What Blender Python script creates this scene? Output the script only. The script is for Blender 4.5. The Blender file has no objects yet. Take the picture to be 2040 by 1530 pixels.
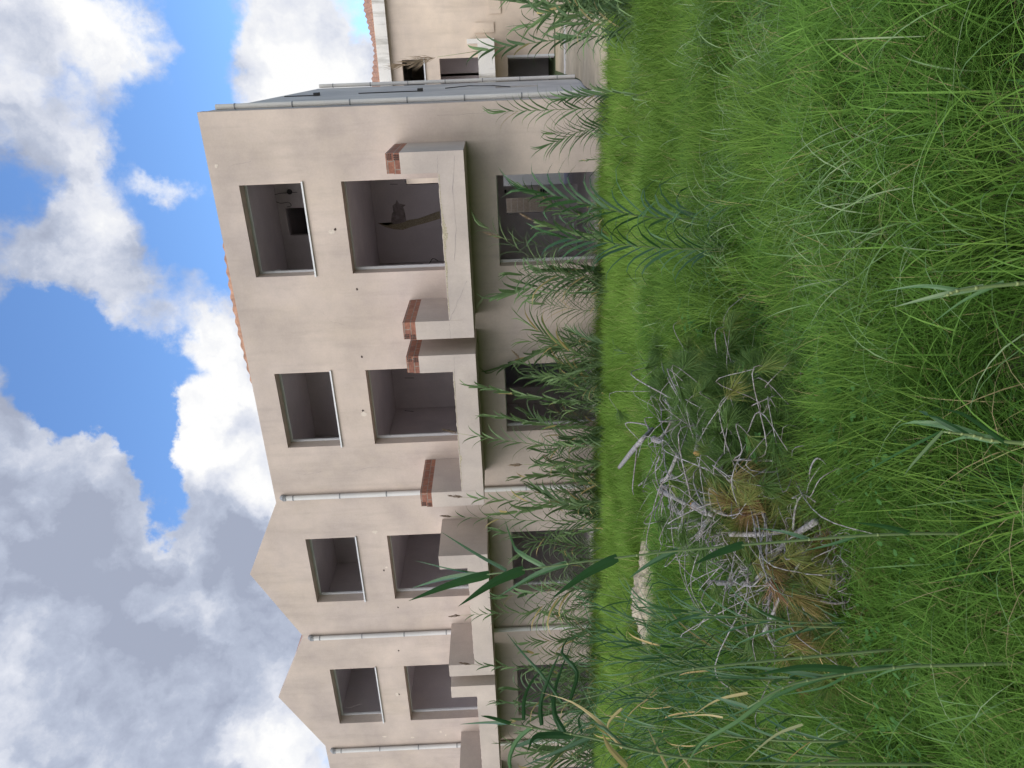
import bpy, math, random
import numpy as np
from mathutils import Vector, Matrix
C = bpy.context.scene.collection
sc = bpy.context.scene
R_ = random.Random(7)
NP = np.random.default_rng(11)

# ------------------------------------------------------------------ camera
YAW, PITCH, ROLL, FPX, EYE = 0.43343864, -0.00976434, -0.04204955, 1450.0, 2.03
CAM = Vector((0, 0, EYE))
Fv = Vector((-math.sin(YAW)*math.cos(PITCH), math.cos(YAW)*math.cos(PITCH), math.sin(PITCH)))
r0 = Vector((math.cos(YAW), math.sin(YAW), 0)); u0 = r0.cross(Fv)
Rv = math.cos(ROLL)*r0 + math.sin(ROLL)*u0
Uv = -math.sin(ROLL)*r0 + math.cos(ROLL)*u0
cd = bpy.data.cameras.new('camera'); cam = bpy.data.objects.new('camera', cd); C.objects.link(cam)
m3 = Matrix((-Uv, Rv, -Fv)).transposed()          # the photograph was taken with the phone on its side
cam.matrix_world = Matrix.Translation(CAM) @ m3.to_4x4()
cd.sensor_width = 36; cd.lens = FPX/2040*36; cd.clip_end = 2000; cd.clip_start = 0.05
sc.camera = cam

def ray(x, y):
    """direction of the sight line through photograph point (x, y)"""
    return (Fv + ((1530-y-765)/FPX)*Rv - ((x-1020)/FPX)*Uv)
def onY(x, y, Y):
    d = ray(x, y); return CAM + d*(Y/d.y)
def onX(x, y, X):
    d = ray(x, y); return CAM + d*(X/d.x)
def atD(x, y, dep):
    return CAM + ray(x, y)*dep
def sstep(a, b, x):
    t = min(1, max(0, (x-a)/(b-a))); return t*t*(3-2*t)
PC = (-2.95, 5.0)                                   # middle of the brushwood pile
def ground(x, y):
    z = 0.40*(1-sstep(1, 11, y)) - 0.35*sstep(16, 22, y)
    b = 0.05*math.sin(1.3*x+0.7*y)+0.04*math.sin(2.1*y-1.1*x+1)+0.03*math.sin(3.7*x+2.0*y+2)
    return z + b*(1-sstep(9.5, 12, y))*(1-sstep(60, 90, abs(x)))
def mound(x, y):
    # ridge of the pile, running away from the camera to the left
    ax, ay, bx, by = -2.55, 3.6, -3.7, 6.9
    t = max(0, min(1, ((x-ax)*(bx-ax)+(y-ay)*(by-ay))/((bx-ax)**2+(by-ay)**2)))
    d = math.hypot(x-(ax+t*(bx-ax)), y-(ay+t*(by-ay)))
    return 0.42*math.exp(-(d/0.62)**2)
def hit(x, y, up=0.0):
    """where the sight line meets the ground plus the pile, lifted by up"""
    d = ray(x, y); t = 1.5
    while t < 30:
        p = CAM + d*t
        if p.z < ground(p.x, p.y)+mound(p.x, p.y)+up: break
        t += 0.03
    return CAM + d*t

# ------------------------------------------------------------------ mesh helper
class MB:
    def __init__(s): s.v = []; s.f = []; s.t = []
    def add(s, vs, fs, tint=0.5):
        o = len(s.v); s.v += [tuple(p) for p in vs]; s.t += [tint]*len(vs)
        s.f += [tuple(i+o for i in f) for f in fs]
    def box(s, x0, x1, y0, y1, z0, z1, skip=''):
        v = [(x0,y0,z0),(x1,y0,z0),(x1,y1,z0),(x0,y1,z0),(x0,y0,z1),(x1,y0,z1),(x1,y1,z1),(x0,y1,z1)]
        F = {'b':(0,3,2,1),'t':(4,5,6,7),'f':(0,1,5,4),'r':(1,2,6,5),'k':(2,3,7,6),'l':(3,0,4,7)}
        s.add(v, [f for k, f in F.items() if k not in skip])
    def tube(s, pts, rads, n=6, cap=True, tint=0.5):
        pts = [Vector(p) for p in pts]; vs = []; N = len(pts)
        if not hasattr(rads, '__len__'): rads = [rads]*N
        ref = Vector((0.31, 0.17, 0.93)).normalized()
        for i, p in enumerate(pts):
            d = (pts[min(i+1, N-1)]-pts[max(i-1, 0)]).normalized()
            a = d.cross(ref)
            if a.length < 0.05: a = d.cross(Vector((1, 0, 0)))
            a.normalize(); b = d.cross(a)
            for k in range(n):
                w = 2*math.pi*k/n
                vs.append(p + (a*math.cos(w)+b*math.sin(w))*rads[i])
        fs = [(i*n+k, i*n+(k+1) % n, (i+1)*n+(k+1) % n, (i+1)*n+k) for i in range(N-1) for k in range(n)]
        if cap: fs += [tuple(range(n))[::-1], tuple((N-1)*n+k for k in range(n))]
        s.add(vs, fs, tint)
    def leaf(s, pts, w, side=None, tint=0.5, fold=0.25, n=7, base=0.55):
        """tapering folded blade along a smooth line"""
        P = smooth(pts, n); N = len(P); vs = []
        for i, p in enumerate(P):
            d = (P[min(i+1, N-1)]-P[max(i-1, 0)]).normalized()
            sd = side if side is not None else Vector((0, 0, 1))
            a = d.cross(sd)
            if a.length < 0.1: a = d.cross(Vector((0.8, 0.3, 0.5)))
            a.normalize(); nn = a.cross(d)
            t = i/(N-1)
            ww = w*0.5*min(1, base+t*3)*(1-t**2.2)+0.0004
            vs += [p-a*ww+nn*ww*fold, p, p+a*ww+nn*ww*fold]
        fs = []
        for i in range(N-1):
            o = i*3
            fs += [(o, o+1, o+4, o+3), (o+1, o+2, o+5, o+4)]
        s.add(vs, fs, tint)
    def build(s, name, mat, parent=None, smooth_=False):
        me = bpy.data.meshes.new(name)
        o = bpy.data.objects.new(name, me); C.objects.link(o)
        off = Vector((0, 0, 0))
        if parent is not None:
            o.parent = parent; q = parent
            while q is not None: off = off + q.location; q = q.parent
        me.from_pydata([tuple(Vector(p)-off) for p in s.v], [], s.f)
        at = me.attributes.new('tint', 'FLOAT', 'POINT'); at.data.foreach_set('value', np.array(s.t, dtype=np.float32))
        me.materials.append(mat)
        if smooth_: me.polygons.foreach_set('use_smooth', [True]*len(me.polygons))
        me.update(); return o
def smooth(pts, n):
    pts = [Vector(p) for p in pts]
    if len(pts) == 2: return [pts[0].lerp(pts[1], i/(n-1)) for i in range(n)]
    ext = [2*pts[0]-pts[1]]+pts+[2*pts[-1]-pts[-2]]; out = []
    for i in range(n):
        s = i/(n-1)*(len(pts)-1); k = min(int(s), len(pts)-2); t = s-k
        a, b, c, d = ext[k:k+4]
        out.append(0.5*((2*b)+(c-a)*t+(2*a-5*b+4*c-d)*t*t+(3*b-a-3*c+d)*t**3))
    return out
def empty(name, label, cat, loc=(0, 0, 0), group=None, kind=None):
    o = bpy.data.objects.new(name, None); C.objects.link(o); o.location = loc; o.empty_display_size = 0.2
    return tag(o, label, cat, group, kind)
def tag(o, label=None, cat=None, group=None, kind=None):
    if label: o['label'] = label
    if cat: o['category'] = cat
    if group: o['group'] = group
    if kind: o['kind'] = kind
    return o

# ------------------------------------------------------------------ materials
def newmat(name):
    m = bpy.data.materials.new(name); m.use_nodes = True
    nt = m.node_tree; b = nt.nodes['Principled BSDF']; return m, nt, b
def N(nt, t, **kw):
    n = nt.nodes.new(t)
    for k, v in kw.items():
        if k in n.inputs: n.inputs[k].default_value = v
        else: setattr(n, k, v)
    return n
def ramp(nt, fac, stops):
    n = nt.nodes.new('ShaderNodeValToRGB'); e = n.color_ramp.elements
    while len(e) < len(stops): e.new(0.5)
    for el, (p, c) in zip(e, stops): el.position = p; el.color = (*c, 1)
    nt.links.new(fac, n.inputs['Fac']); return n.outputs['Color']
def coords(nt, scale=(1, 1, 1)):
    tc = nt.nodes.new('ShaderNodeTexCoord'); mp = nt.nodes.new('ShaderNodeMapping'); mp.inputs['Scale'].default_value = scale
    nt.links.new(tc.outputs['Object'], mp.inputs['Vector']); return mp.outputs['Vector']
def noise(nt, vec, scale, detail=5, rough=0.55):
    n = N(nt, 'ShaderNodeTexNoise', Scale=scale, Detail=detail, Roughness=rough)
    nt.links.new(vec, n.inputs['Vector']); return n.outputs['Fac']
def mixc(nt, fac, a, b, mode='MIX'):
    n = nt.nodes.new('ShaderNodeMix'); n.data_type = 'RGBA'; n.blend_type = mode
    for s, v in ((0, fac), (6, a), (7, b)):
        if hasattr(v, 'is_linked'): nt.links.new(v, n.inputs[s])
        else: n.inputs[s].default_value = (*v, 1) if isinstance(v, tuple) else v
    return n.outputs[2]
def bump(nt, b, h, strength=0.2, dist=0.01):
    n = N(nt, 'ShaderNodeBump', Strength=strength, Distance=dist)
    nt.links.new(h, n.inputs['Height']); nt.links.new(n.outputs['Normal'], b.inputs['Normal'])
def plaster(name, c, spread=0.10, stain=(0.3, 0.25, 0.2), st=0.25, warm=(0.62, 0.5, 0.36)):
    m, nt, b = newmat(name); v = coords(nt)
    lo = tuple(x*(1-spread) for x in c); hi = tuple(min(1, x*(1+spread)) for x in c)
    a = ramp(nt, noise(nt, v, 0.9, 6, 0.6), [(0.3, lo), (0.7, hi)])
    wn = ramp(nt, noise(nt, v, 0.55, 5, 0.65), [(0.5, (0, 0, 0)), (0.72, (0.55, 0.55, 0.55))])
    a = mixc(nt, wn, a, warm)
    sv = coords(nt, (2.2, 2.2, 0.28))
    s = ramp(nt, noise(nt, sv, 1.6, 7, 0.65), [(0.5, (0, 0, 0)), (0.8, (st, st, st))])
    a = mixc(nt, s, a, stain)
    g = ramp(nt, noise(nt, v, 26, 4, 0.7), [(0.2, (0.93, 0.93, 0.93)), (0.8, (1.05, 1.05, 1.05))])
    a = mixc(nt, 1.0, a, g, 'MULTIPLY')
    nt.links.new(a, b.inputs['Base Color']); b.inputs['Roughness'].default_value = 0.92
    b.inputs['Specular IOR Level'].default_value = 0.2
    # broad trowel patches and grey bloom
    gb = ramp(nt, noise(nt, coords(nt, (1, 1, 1.4)), 0.33, 8, 0.62), [(0.38, (0.88, 0.88, 0.90)), (0.62, (1.04, 1.03, 1.01))])
    a2 = mixc(nt, 1.0, a, gb, 'MULTIPLY'); nt.links.new(a2, b.inputs['Base Color'])
    bump(nt, b, noise(nt, v, 60, 6, 0.7), 0.25, 0.006)
    return m
M = {}
M['wall'] = plaster('beige_plaster', (0.488, 0.404, 0.346), 0.15, (0.32, 0.27, 0.235), 0.5, (0.53, 0.435, 0.345))
M['side'] = plaster('grey_render', (0.50, 0.475, 0.45), 0.12, (0.25, 0.25, 0.25), 0.4, (0.42, 0.40, 0.38))
M['balcony'] = plaster('pale_render', (0.478, 0.405, 0.35), 0.12, (0.36, 0.32, 0.28), 0.35, (0.50, 0.43, 0.36))
M['inner'] = plaster('inner_plaster', (0.69, 0.64, 0.645), 0.08, (0.55, 0.51, 0.50), 0.3, (0.70, 0.64, 0.62))
M['rear'] = plaster('ochre_plaster', (0.59, 0.49, 0.40), 0.12, (0.40, 0.33, 0.26), 0.45, (0.63, 0.52, 0.41))
M['cornice'] = plaster('white_paint_peeling', (0.70, 0.67, 0.62), 0.1, (0.16, 0.14, 0.10), 1.0, (0.66, 0.62, 0.54))
M['white'] = plaster('white_frame', (0.62, 0.62, 0.62), 0.05, (0.4, 0.4, 0.4), 0.2, (0.6, 0.6, 0.58))
M['pipe'] = plaster('white_plastic_pipe', (0.62, 0.60, 0.57), 0.05, (0.34, 0.32, 0.29), 0.5, (0.58, 0.55, 0.50))
M['screed'] = plaster('beige_screed', (0.42, 0.35, 0.25), 0.2, (0.2, 0.18, 0.14), 0.6, (0.40, 0.34, 0.22))
def plain(name, c, rough=0.7, ns=20, sp=0.2):
    m, nt, b = newmat(name); v = coords(nt)
    a = ramp(nt, noise(nt, v, ns, 4), [(0.25, tuple(x*(1-sp) for x in c)), (0.75, tuple(x*(1+sp) for x in c))])
    nt.links.new(a, b.inputs['Base Color']); b.inputs['Roughness'].default_value = rough
    return m
M['dark'] = plain('dark_wire', (0.02, 0.02, 0.02))
M['metal'] = plain('grey_metal', (0.2, 0.2, 0.2), 0.5)
M['chip'] = plain('broken_concrete', (0.36, 0.31, 0.22), 0.95, 40, 0.5)
M['paint'] = plain('white_wall_paint', (0.78, 0.77, 0.75), 0.9, 4, 0.05)
M['void'] = plain('broken_brick_shadow', (0.27, 0.235, 0.23), 0.95, 12, 0.4)
M['patch'] = plain('pale_filler', (0.56, 0.48, 0.40), 0.95, 30, 0.15)
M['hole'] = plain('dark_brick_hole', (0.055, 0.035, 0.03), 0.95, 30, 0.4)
M['board'] = plain('dark_board', (0.09, 0.075, 0.08), 0.8, 6, 0.2)
def brick_mat(name, c1, c2, mortar, sc_=1.0, bw=0.30, rh=0.12):
    m, nt, b = newmat(name)
    tc = nt.nodes.new('ShaderNodeTexCoord'); sp = nt.nodes.new('ShaderNodeSeparateXYZ'); nt.links.new(tc.outputs['Object'], sp.inputs[0])
    ad = N(nt, 'ShaderNodeMath', operation='ADD'); nt.links.new(sp.outputs[0], ad.inputs[0]); nt.links.new(sp.outputs[1], ad.inputs[1])
    cb = nt.nodes.new('ShaderNodeCombineXYZ'); nt.links.new(ad.outputs[0], cb.inputs[0]); nt.links.new(sp.outputs[2], cb.inputs[1])
    br = N(nt, 'ShaderNodeTexBrick', Scale=sc_); br.inputs['Brick Width'].default_value = bw; br.inputs['Row Height'].default_value = rh
    br.inputs['Mortar Size'].default_value = 0.008; br.inputs['Color1'].default_value = (*c1, 1); br.inputs['Color2'].default_value = (*c2, 1); br.inputs['Mortar'].default_value = (*mortar, 1)
    nt.links.new(cb.outputs[0], br.inputs['Vector'])
    gv = coords(nt, (1, 1, 1))
    g = ramp(nt, noise(nt, gv, 14, 5, 0.7), [(0.25, (0.55, 0.55, 0.55)), (0.75, (1.15, 1.15, 1.15))])
    a = mixc(nt, 1.0, br.outputs['Color'], g, 'MULTIPLY')
    # ribbed faces of hollow clay blocks
    wv = N(nt, 'ShaderNodeTexWave', Scale=11.0, Distortion=0.4); wv.bands_direction = 'Z'; nt.links.new(tc.outputs['Object'], wv.inputs['Vector'])
    bump(nt, b, wv.outputs['Fac'], 0.35, 0.006)
    nt.links.new(a, b.inputs['Base Color']); b.inputs['Roughness'].default_value = 0.9
    return m
M['brick'] = brick_mat('hollow_clay_brick', (0.34, 0.145, 0.09), (0.24, 0.10, 0.068), (0.27, 0.22, 0.18))
M['stone'] = brick_mat('brown_block', (0.42, 0.34, 0.27), (0.34, 0.27, 0.21), (0.5, 0.45, 0.38), 1.0, 0.9, 0.22)
M['tile'] = plain('clay_tile', (0.33, 0.18, 0.115), 0.9, 9, 0.45)
def leaf_mat(name, stops, trans=0.3, rough=0.5, hue=0.0, spec=0.3):
    m, nt, b = newmat(name)
    a = N(nt, 'ShaderNodeAttribute', attribute_name='tint')
    col = ramp(nt, a.outputs['Fac'], stops)
    if hue:
        oi = nt.nodes.new('ShaderNodeObjectInfo')
        k = ramp(nt, oi.outputs['Random'], [(0, (1-hue, 1-hue*0.7, 1-hue)), (1, (1+hue*1.3, 1+hue, 1+hue*0.3))])
        col = mixc(nt, 1.0, col, k, 'MULTIPLY')
    nt.links.new(col, b.inputs['Base Color']); b.inputs['Roughness'].default_value = rough; b.inputs['Specular IOR Level'].default_value = spec
    tr = nt.nodes.new('ShaderNodeBsdfTranslucent'); nt.links.new(col, tr.inputs['Color'])
    mx = N(nt, 'ShaderNodeMixShader'); mx.inputs[0].default_value = trans
    out = nt.nodes['Material Output']
    nt.links.new(b.outputs[0], mx.inputs[1]); nt.links.new(tr.outputs[0], mx.inputs[2]); nt.links.new(mx.outputs[0], out.inputs['Surface'])
    return m
M['reed'] = leaf_mat('reed_leaf', [(0, (0.068, 0.115, 0.052)), (0.5, (0.120, 0.19, 0.085)), (0.85, (0.19, 0.28, 0.12)), (0.93, (0.20, 0.26, 0.09)), (1, (0.42, 0.33, 0.15))], 0.3, 0.55, 0.2, 0.25)
M['nearreed'] = leaf_mat('near_reed_leaf', [(0, (0.022, 0.062, 0.022)), (0.5, (0.045, 0.115, 0.035)), (0.8, (0.10, 0.19, 0.07)), (0.9, (0.20, 0.25, 0.13)), (1, (0.50, 0.36, 0.14))], 0.3, 0.4, 0, 0.4)
M['stalk'] = leaf_mat('reed_stalk', [(0, (0.07, 0.12, 0.05)), (1, (0.20, 0.24, 0.10))], 0.05, 0.5, 0.15)
M['plume'] = leaf_mat('reed_plume', [(0, (0.16, 0.11, 0.075)), (0.5, (0.24, 0.17, 0.11)), (1, (0.42, 0.33, 0.22))], 0.2, 0.9)
M['grass_a'] = leaf_mat('grass_yellow_green', [(0, (0.075, 0.145, 0.022)), (0.5, (0.142, 0.250, 0.040)), (0.9, (0.24, 0.38, 0.07)), (1, (0.42, 0.38, 0.16))], 0.45, 0.7, 0, 0.12)
M['grass_b'] = leaf_mat('grass_deep_green', [(0, (0.058, 0.130, 0.017)), (0.5, (0.118, 0.238, 0.034)), (0.88, (0.20, 0.36, 0.066)), (0.96, (0.24, 0.35, 0.12)), (1, (0.38, 0.33, 0.14))], 0.45, 0.65, 0, 0.15)
M['grass_c'] = leaf_mat('grass_grey_green', [(0, (0.11, 0.19, 0.06)), (0.6, (0.17, 0.28, 0.10)), (1, (0.32, 0.39, 0.21))], 0.35, 0.65, 0, 0.15)
M['straw'] = leaf_mat('dry_straw', [(0, (0.22, 0.17, 0.08)), (0.6, (0.34, 0.28, 0.14)), (1, (0.24, 0.26, 0.09))], 0.2, 0.8, 0, 0.15)
M['weed'] = leaf_mat('weed_leaf', [(0, (0.045, 0.13, 0.025)), (1, (0.10, 0.22, 0.06))], 0.4, 0.7, 0, 0.12)
M['needle'] = leaf_mat('pine_needle', [(0, (0.045, 0.100, 0.020)), (0.45, (0.095, 0.165, 0.035)), (0.65, (0.22, 0.24, 0.055)), (0.84, (0.28, 0.185, 0.07)), (1, (0.22, 0.11, 0.055))], 0.25, 0.6)
def bark():
    m, nt, b = newmat('grey_pine_bark'); v = coords(nt)
    a = ramp(nt, noise(nt, v, 45, 6, 0.7), [(0.36, (0.08, 0.07, 0.06)), (0.5, (0.22, 0.20, 0.187)), (0.66, (0.38, 0.36, 0.345))])
    w = ramp(nt, noise(nt, v, 5, 3), [(0.55, (0, 0, 0)), (0.75, (0.5, 0.5, 0.5))])
    a = mixc(nt, w, a, (0.20, 0.12, 0.075))
    nt.links.new(a, b.inputs['Base Color']); b.inputs['Roughness'].default_value = 0.9
    bump(nt, b, noise(nt, v, 70, 6, 0.7), 0.6, 0.006); return m
M['bark'] = bark()
M['cut'] = plain('fresh_cut_wood', (0.50, 0.24, 0.09), 0.8, 30, 0.25)
def soil():
    m, nt, b = newmat('soil'); v = coords(nt)
    a = ramp(nt, noise(nt, v, 3.5, 8, 0.65), [(0.3, (0.030, 0.040, 0.014)), (0.55, (0.055, 0.080, 0.024)), (0.78, (0.11, 0.10, 0.05))])
    nt.links.new(a, b.inputs['Base Color']); b.inputs['Roughness'].default_value = 1
    bump(nt, b, noise(nt, v, 20, 8, 0.7), 0.8, 0.03); return m
M['soil'] = soil()
def clay():
    m, nt, b = newmat('pale_clay'); v = coords(nt)
    vo = N(nt, 'ShaderNodeTexVoronoi', Scale=14.0); vo.feature = 'DISTANCE_TO_EDGE'; nt.links.new(v, vo.inputs['Vector'])
    a = ramp(nt, noise(nt, v, 6, 8, 0.7), [(0.3, (0.29, 0.24, 0.165)), (0.7, (0.46, 0.395, 0.285))])
    k = ramp(nt, vo.outputs['Distance'], [(0.0, (0.45, 0.42, 0.4)), (0.06, (1, 1, 1))])
    a = mixc(nt, 1.0, a, k, 'MULTIPLY')
    nt.links.new(a, b.inputs['Base Color']); b.inputs['Roughness'].default_value = 1
    bump(nt, b, noise(nt, v, 18, 8, 0.7), 0.9, 0.03); return m
M['clay'] = clay()

# ------------------------------------------------------------------ sky and sun
SUN_AZ = math.radians(208)      # clockwise from +Y seen from above: behind the camera, to its left
SUN_EL = math.radians(48)
sd = Vector((math.sin(SUN_AZ)*math.cos(SUN_EL), math.cos(SUN_AZ)*math.cos(SUN_EL), math.sin(SUN_EL)))
def build_world():
    w = bpy.data.worlds.new('World'); sc.world = w; w.use_nodes = True; nt = w.node_tree; nt.nodes.clear()
    L = nt.links.new
    sky = nt.nodes.new('ShaderNodeTexSky'); sky.sky_type = 'NISHITA'; sky.sun_disc = False
    sky.sun_elevation = SUN_EL; sky.sun_rotation = SUN_AZ; sky.air_density = 1.0; sky.dust_density = 0.3; sky.ozone_density = 8.0
    tc = nt.nodes.new('ShaderNodeTexCoord'); D = tc.outputs['Generated']
    def mth(op, a, b=None, c=None):
        n = nt.nodes.new('ShaderNodeMath'); n.operation = op
        for i, v in enumerate((a, b, c)):
            if v is None: continue
            if isinstance(v, (int, float)): n.inputs[i].default_value = v
            else: L(v, n.inputs[i])
        return n.outputs[0]
    # turbulence bends the direction a little, so that banks of cloud get ragged borders
    nz = N(nt, 'ShaderNodeTexNoise', Scale=9.0, Detail=9.0, Roughness=0.6); L(D, nz.inputs['Vector'])
    s1 = nt.nodes.new('ShaderNodeVectorMath'); s1.operation = 'SUBTRACT'; L(nz.outputs['Color'], s1.inputs[0]); s1.inputs[1].default_value = (0.5, 0.5, 0.5)
    s2 = nt.nodes.new('ShaderNodeVectorMath'); s2.operation = 'MULTIPLY_ADD'; L(s1.outputs[0], s2.inputs[0]); s2.inputs[1].default_value = (0.15, 0.15, 0.15); L(D, s2.inputs[2])
    s3 = nt.nodes.new('ShaderNodeVectorMath'); s3.operation = 'NORMALIZE'; L(s2.outputs[0], s3.inputs[0])
    W = s3.outputs[0]
    def blobs(lst):
        tot = None
        for (x, y, deg, amp) in lst:
            d = ray(x, y).normalized() if not isinstance(x, Vector) else x
            dp = nt.nodes.new('ShaderNodeVectorMath'); dp.operation = 'DOT_PRODUCT'; L(W, dp.inputs[0]); dp.inputs[1].default_value = d
            k = 0.69/(math.radians(deg)**2/2)
            e = mth('EXPONENT', mth('MULTIPLY_ADD', dp.outputs['Value'], k, -k))
            tot = mth('MULTIPLY', e, amp) if tot is None else mth('MULTIPLY_ADD', e, amp, tot)
        return tot
    cov = blobs(COVER)
    n1 = N(nt, 'ShaderNodeTexNoise', Scale=7.0, Detail=10.0, Roughness=0.62); L(D, n1.inputs['Vector'])
    n2 = N(nt, 'ShaderNodeTexNoise', Scale=26.0, Detail=8.0, Roughness=0.6); L(D, n2.inputs['Vector'])
    f = mth('ADD', mth('MULTIPLY_ADD', n1.outputs['Fac'], 0.9, mth('MULTIPLY_ADD', cov, 0.95, -0.05)), mth('MULTIPLY', n2.outputs['Fac'], 0.35))
    mr = N(nt, 'ShaderNodeMapRange'); mr.interpolation_type = 'SMOOTHSTEP'; mr.inputs['From Min'].default_value = 0.56; mr.inputs['From Max'].default_value = 0.90; L(f, mr.inputs['Value'])
    alpha = mr.outputs[0]
    # thick middles of the clouds are grey below, lit borders white
    gr = blobs(GREY)
    n3 = N(nt, 'ShaderNodeTexNoise', Scale=8.0, Detail=7.0, Roughness=0.52); L(W, n3.inputs['Vector'])
    g = mth('MULTIPLY_ADD', n3.outputs['Fac'], 1.7, mth('MULTIPLY_ADD', n2.outputs['Fac'], 0.5, mth('ADD', gr, -0.37)))
    cr = ramp(nt, g, [(0.36, (1.06, 1.06, 1.06)), (0.60, (0.80, 0.83, 0.92)), (0.82, (0.52, 0.575, 0.71)), (1.0, (0.40, 0.445, 0.57))])
    # added cloud glow behind the camera, by the sun and right of it, as fill
    fill_glow = blobs([(sd, 0, 24, 1.7), (Vector((0.25, -0.75, 0.6)).normalized(), 0, 36, 0.6)])
    gl = mth('ADD', fill_glow, CLOUD_GAIN)
    b1 = N(nt, 'ShaderNodeBackground', Strength=SKY_STR); L(sky.outputs[0], b1.inputs['Color'])
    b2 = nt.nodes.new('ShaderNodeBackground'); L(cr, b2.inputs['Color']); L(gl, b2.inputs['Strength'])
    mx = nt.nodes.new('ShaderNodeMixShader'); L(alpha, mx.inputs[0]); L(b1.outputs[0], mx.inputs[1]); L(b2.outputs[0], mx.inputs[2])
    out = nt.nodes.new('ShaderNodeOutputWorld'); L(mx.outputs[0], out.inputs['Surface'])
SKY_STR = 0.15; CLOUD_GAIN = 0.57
BEH = Vector((0.15, -0.85, 0.5)).normalized()  # unseen white cloud bank, added behind the camera to make the fill less blue
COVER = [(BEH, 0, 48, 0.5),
         (600, 70, 4.0, 0.42), (520, 190, 3.0, 0.40), (640, 180, 4.0, 0.42), (560, 30, 2.2, 0.2), (70, 40, 3.4, 0.30), (220, 70, 2.8, 0.36), (90, 250, 4.0, 0.30), (150, 380, 3.2, 0.36), (220, 500, 4.2, 0.42), (270, 630, 3.4, 0.36), (40, 540, 3.0, 0.40), (130, 560, 2.6, 0.25),
         (40, 840, 4.0, 0.34), (140, 930, 3.6, 0.30), (420, 800, 3.0, 0.45), (440, 930, 3.6, 0.48), (500, 850, 4, 0.3), (100, 1020, 6, 0.40), (230, 1200, 7.5, 0.48), (420, 1160, 5, 0.4), (60, 1350, 9, 0.42), (430, 1380, 8, 0.5),
         (440, 655, 2.0, 0.42), (388, 378, 1.2, 0.36), (335, 355, 1.0, 0.30), (400, 560, 1.0, 0.3), (240, 745, 1.2, 0.3), (330, 120, 1.0, 0.2),
         (400, 60, 3.6, -0.30), (320, 240, 3.8, -0.34), (350, 480, 3.6, -0.34), (400, 570, 2.2, -0.22), (50, 400, 2.4, -0.5), (110, 130, 1.6, -0.32), (110, 655, 3.0, -1.25), (205, 765, 3.0, -1.5), (260, 830, 2.2, -0.8),
         (295, 880, 1.9, -0.75), (312, 965, 1.7, -0.85), (322, 1050, 1.6, -1.0), (350, 720, 2.2, -0.32), (725, 30, 1.8, -0.36)]
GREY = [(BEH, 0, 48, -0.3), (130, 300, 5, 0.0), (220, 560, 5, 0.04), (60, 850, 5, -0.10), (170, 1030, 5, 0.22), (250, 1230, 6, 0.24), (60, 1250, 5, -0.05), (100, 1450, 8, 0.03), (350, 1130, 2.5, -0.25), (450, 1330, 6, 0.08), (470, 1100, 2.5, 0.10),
        (440, 800, 3, -0.40), (520, 900, 3.4, -0.40), (380, 960, 1.6, -0.2), (570, 150, 3.2, -0.40), (500, 200, 2.5, -0.3), (680, 180, 3, -0.3), (620, 60, 2.4, 0.06), (60, 40, 4, -0.12), (220, 70, 3, -0.22), (388, 378, 2, -0.4), (335, 355, 2, -0.4), (440, 655, 2.5, -0.3), (560, 1480, 2.2, -0.42), (480, 860, 1.3, 0.3), (560, 990, 1.6, -0.2)]
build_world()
sl = bpy.data.lights.new('sun', 'SUN'); sl.energy = 0.75; sl.angle = math.radians(50); sl.color = (1.0, 0.95, 0.87)
so = bpy.data.objects.new('sun', sl); C.objects.link(so); so.rotation_euler = (-sd).to_track_quat('-Z', 'Y').to_euler()
sc.view_settings.view_transform = 'Standard'; sc.view_settings.look = 'None'; sc.view_settings.gamma = 1.0
sc.view_settings.exposure = 0.72
sc.cycles.max_bounces = 7; sc.cycles.diffuse_bounces = 6; sc.cycles.transparent_max_bounces = 4; sc.cycles.caustics_reflective = False; sc.cycles.caustics_refractive = False

# ------------------------------------------------------------------ terrain
def sheet(xs, ys, zf):
    m = MB(); nx = len(xs)
    m.add([(x, y, zf(x, y)) for y in ys for x in xs], [(j*nx+i, j*nx+i+1, (j+1)*nx+i+1, (j+1)*nx+i) for j in range(len(ys)-1) for i in range(nx-1)])
    return m
xs = [-800, -300, -120, -60, -35]+[-24+i*0.3 for i in range(107)]+[12, 20, 40, 90, 300, 800]
ys = [-600, -200, -60, -20, -8]+[-3+i*0.3 for i in range(90)]+[26, 32, 45, 80, 200, 800]
tag(sheet(xs, ys, ground).build('ground', M['soil'], None, True), kind='structure')
tag(sheet([-0.84+i*0.4 for i in range(12)], [13.6+i*0.5 for i in range(32)], lambda x, y: ground(x, y)+0.03).build('concrete_path', M['screed']), kind='structure')
BK = [hit(*p) for p in ((1300, 1075), (1298, 1180), (1300, 1292))]
def bank_z(a, b):
    e = max(0, 1-abs(a)**2.6)*max(0, 1-abs(b)**2.6)
    return -0.04+0.26*e*(0.8+0.22*math.sin(4.5*a+1)+0.10*math.sin(13*a+9*b)+0.07*math.sin(29*a-13*b)+0.05*math.sin(53*a+31*b))
bm_ = MB(); na, nb = 60, 30; ax_ = (BK[2]-BK[0])*0.56; ax_.z = 0; bx_ = Vector((ax_.y, -ax_.x, 0)).normalized()*0.72
vv = []
for j in range(nb+1):
    for i in range(na+1):
        a = -1+2*i/na; b = -1+2*j/nb; p = BK[1]+ax_*a+bx_*b+Vector((0, 0, 0))
        vv.append((p.x+0.03*math.sin(23*b+a*9), p.y+0.03*math.sin(19*a), ground(p.x, p.y)+bank_z(a, b)))
bm_.add(vv, [(j*(na+1)+i, j*(na+1)+i+1, (j+1)*(na+1)+i+1, (j+1)*(na+1)+i) for j in range(nb) for i in range(na)])
tag(bm_.build('earth_bank', M['clay'], None, True), kind='structure')

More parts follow.
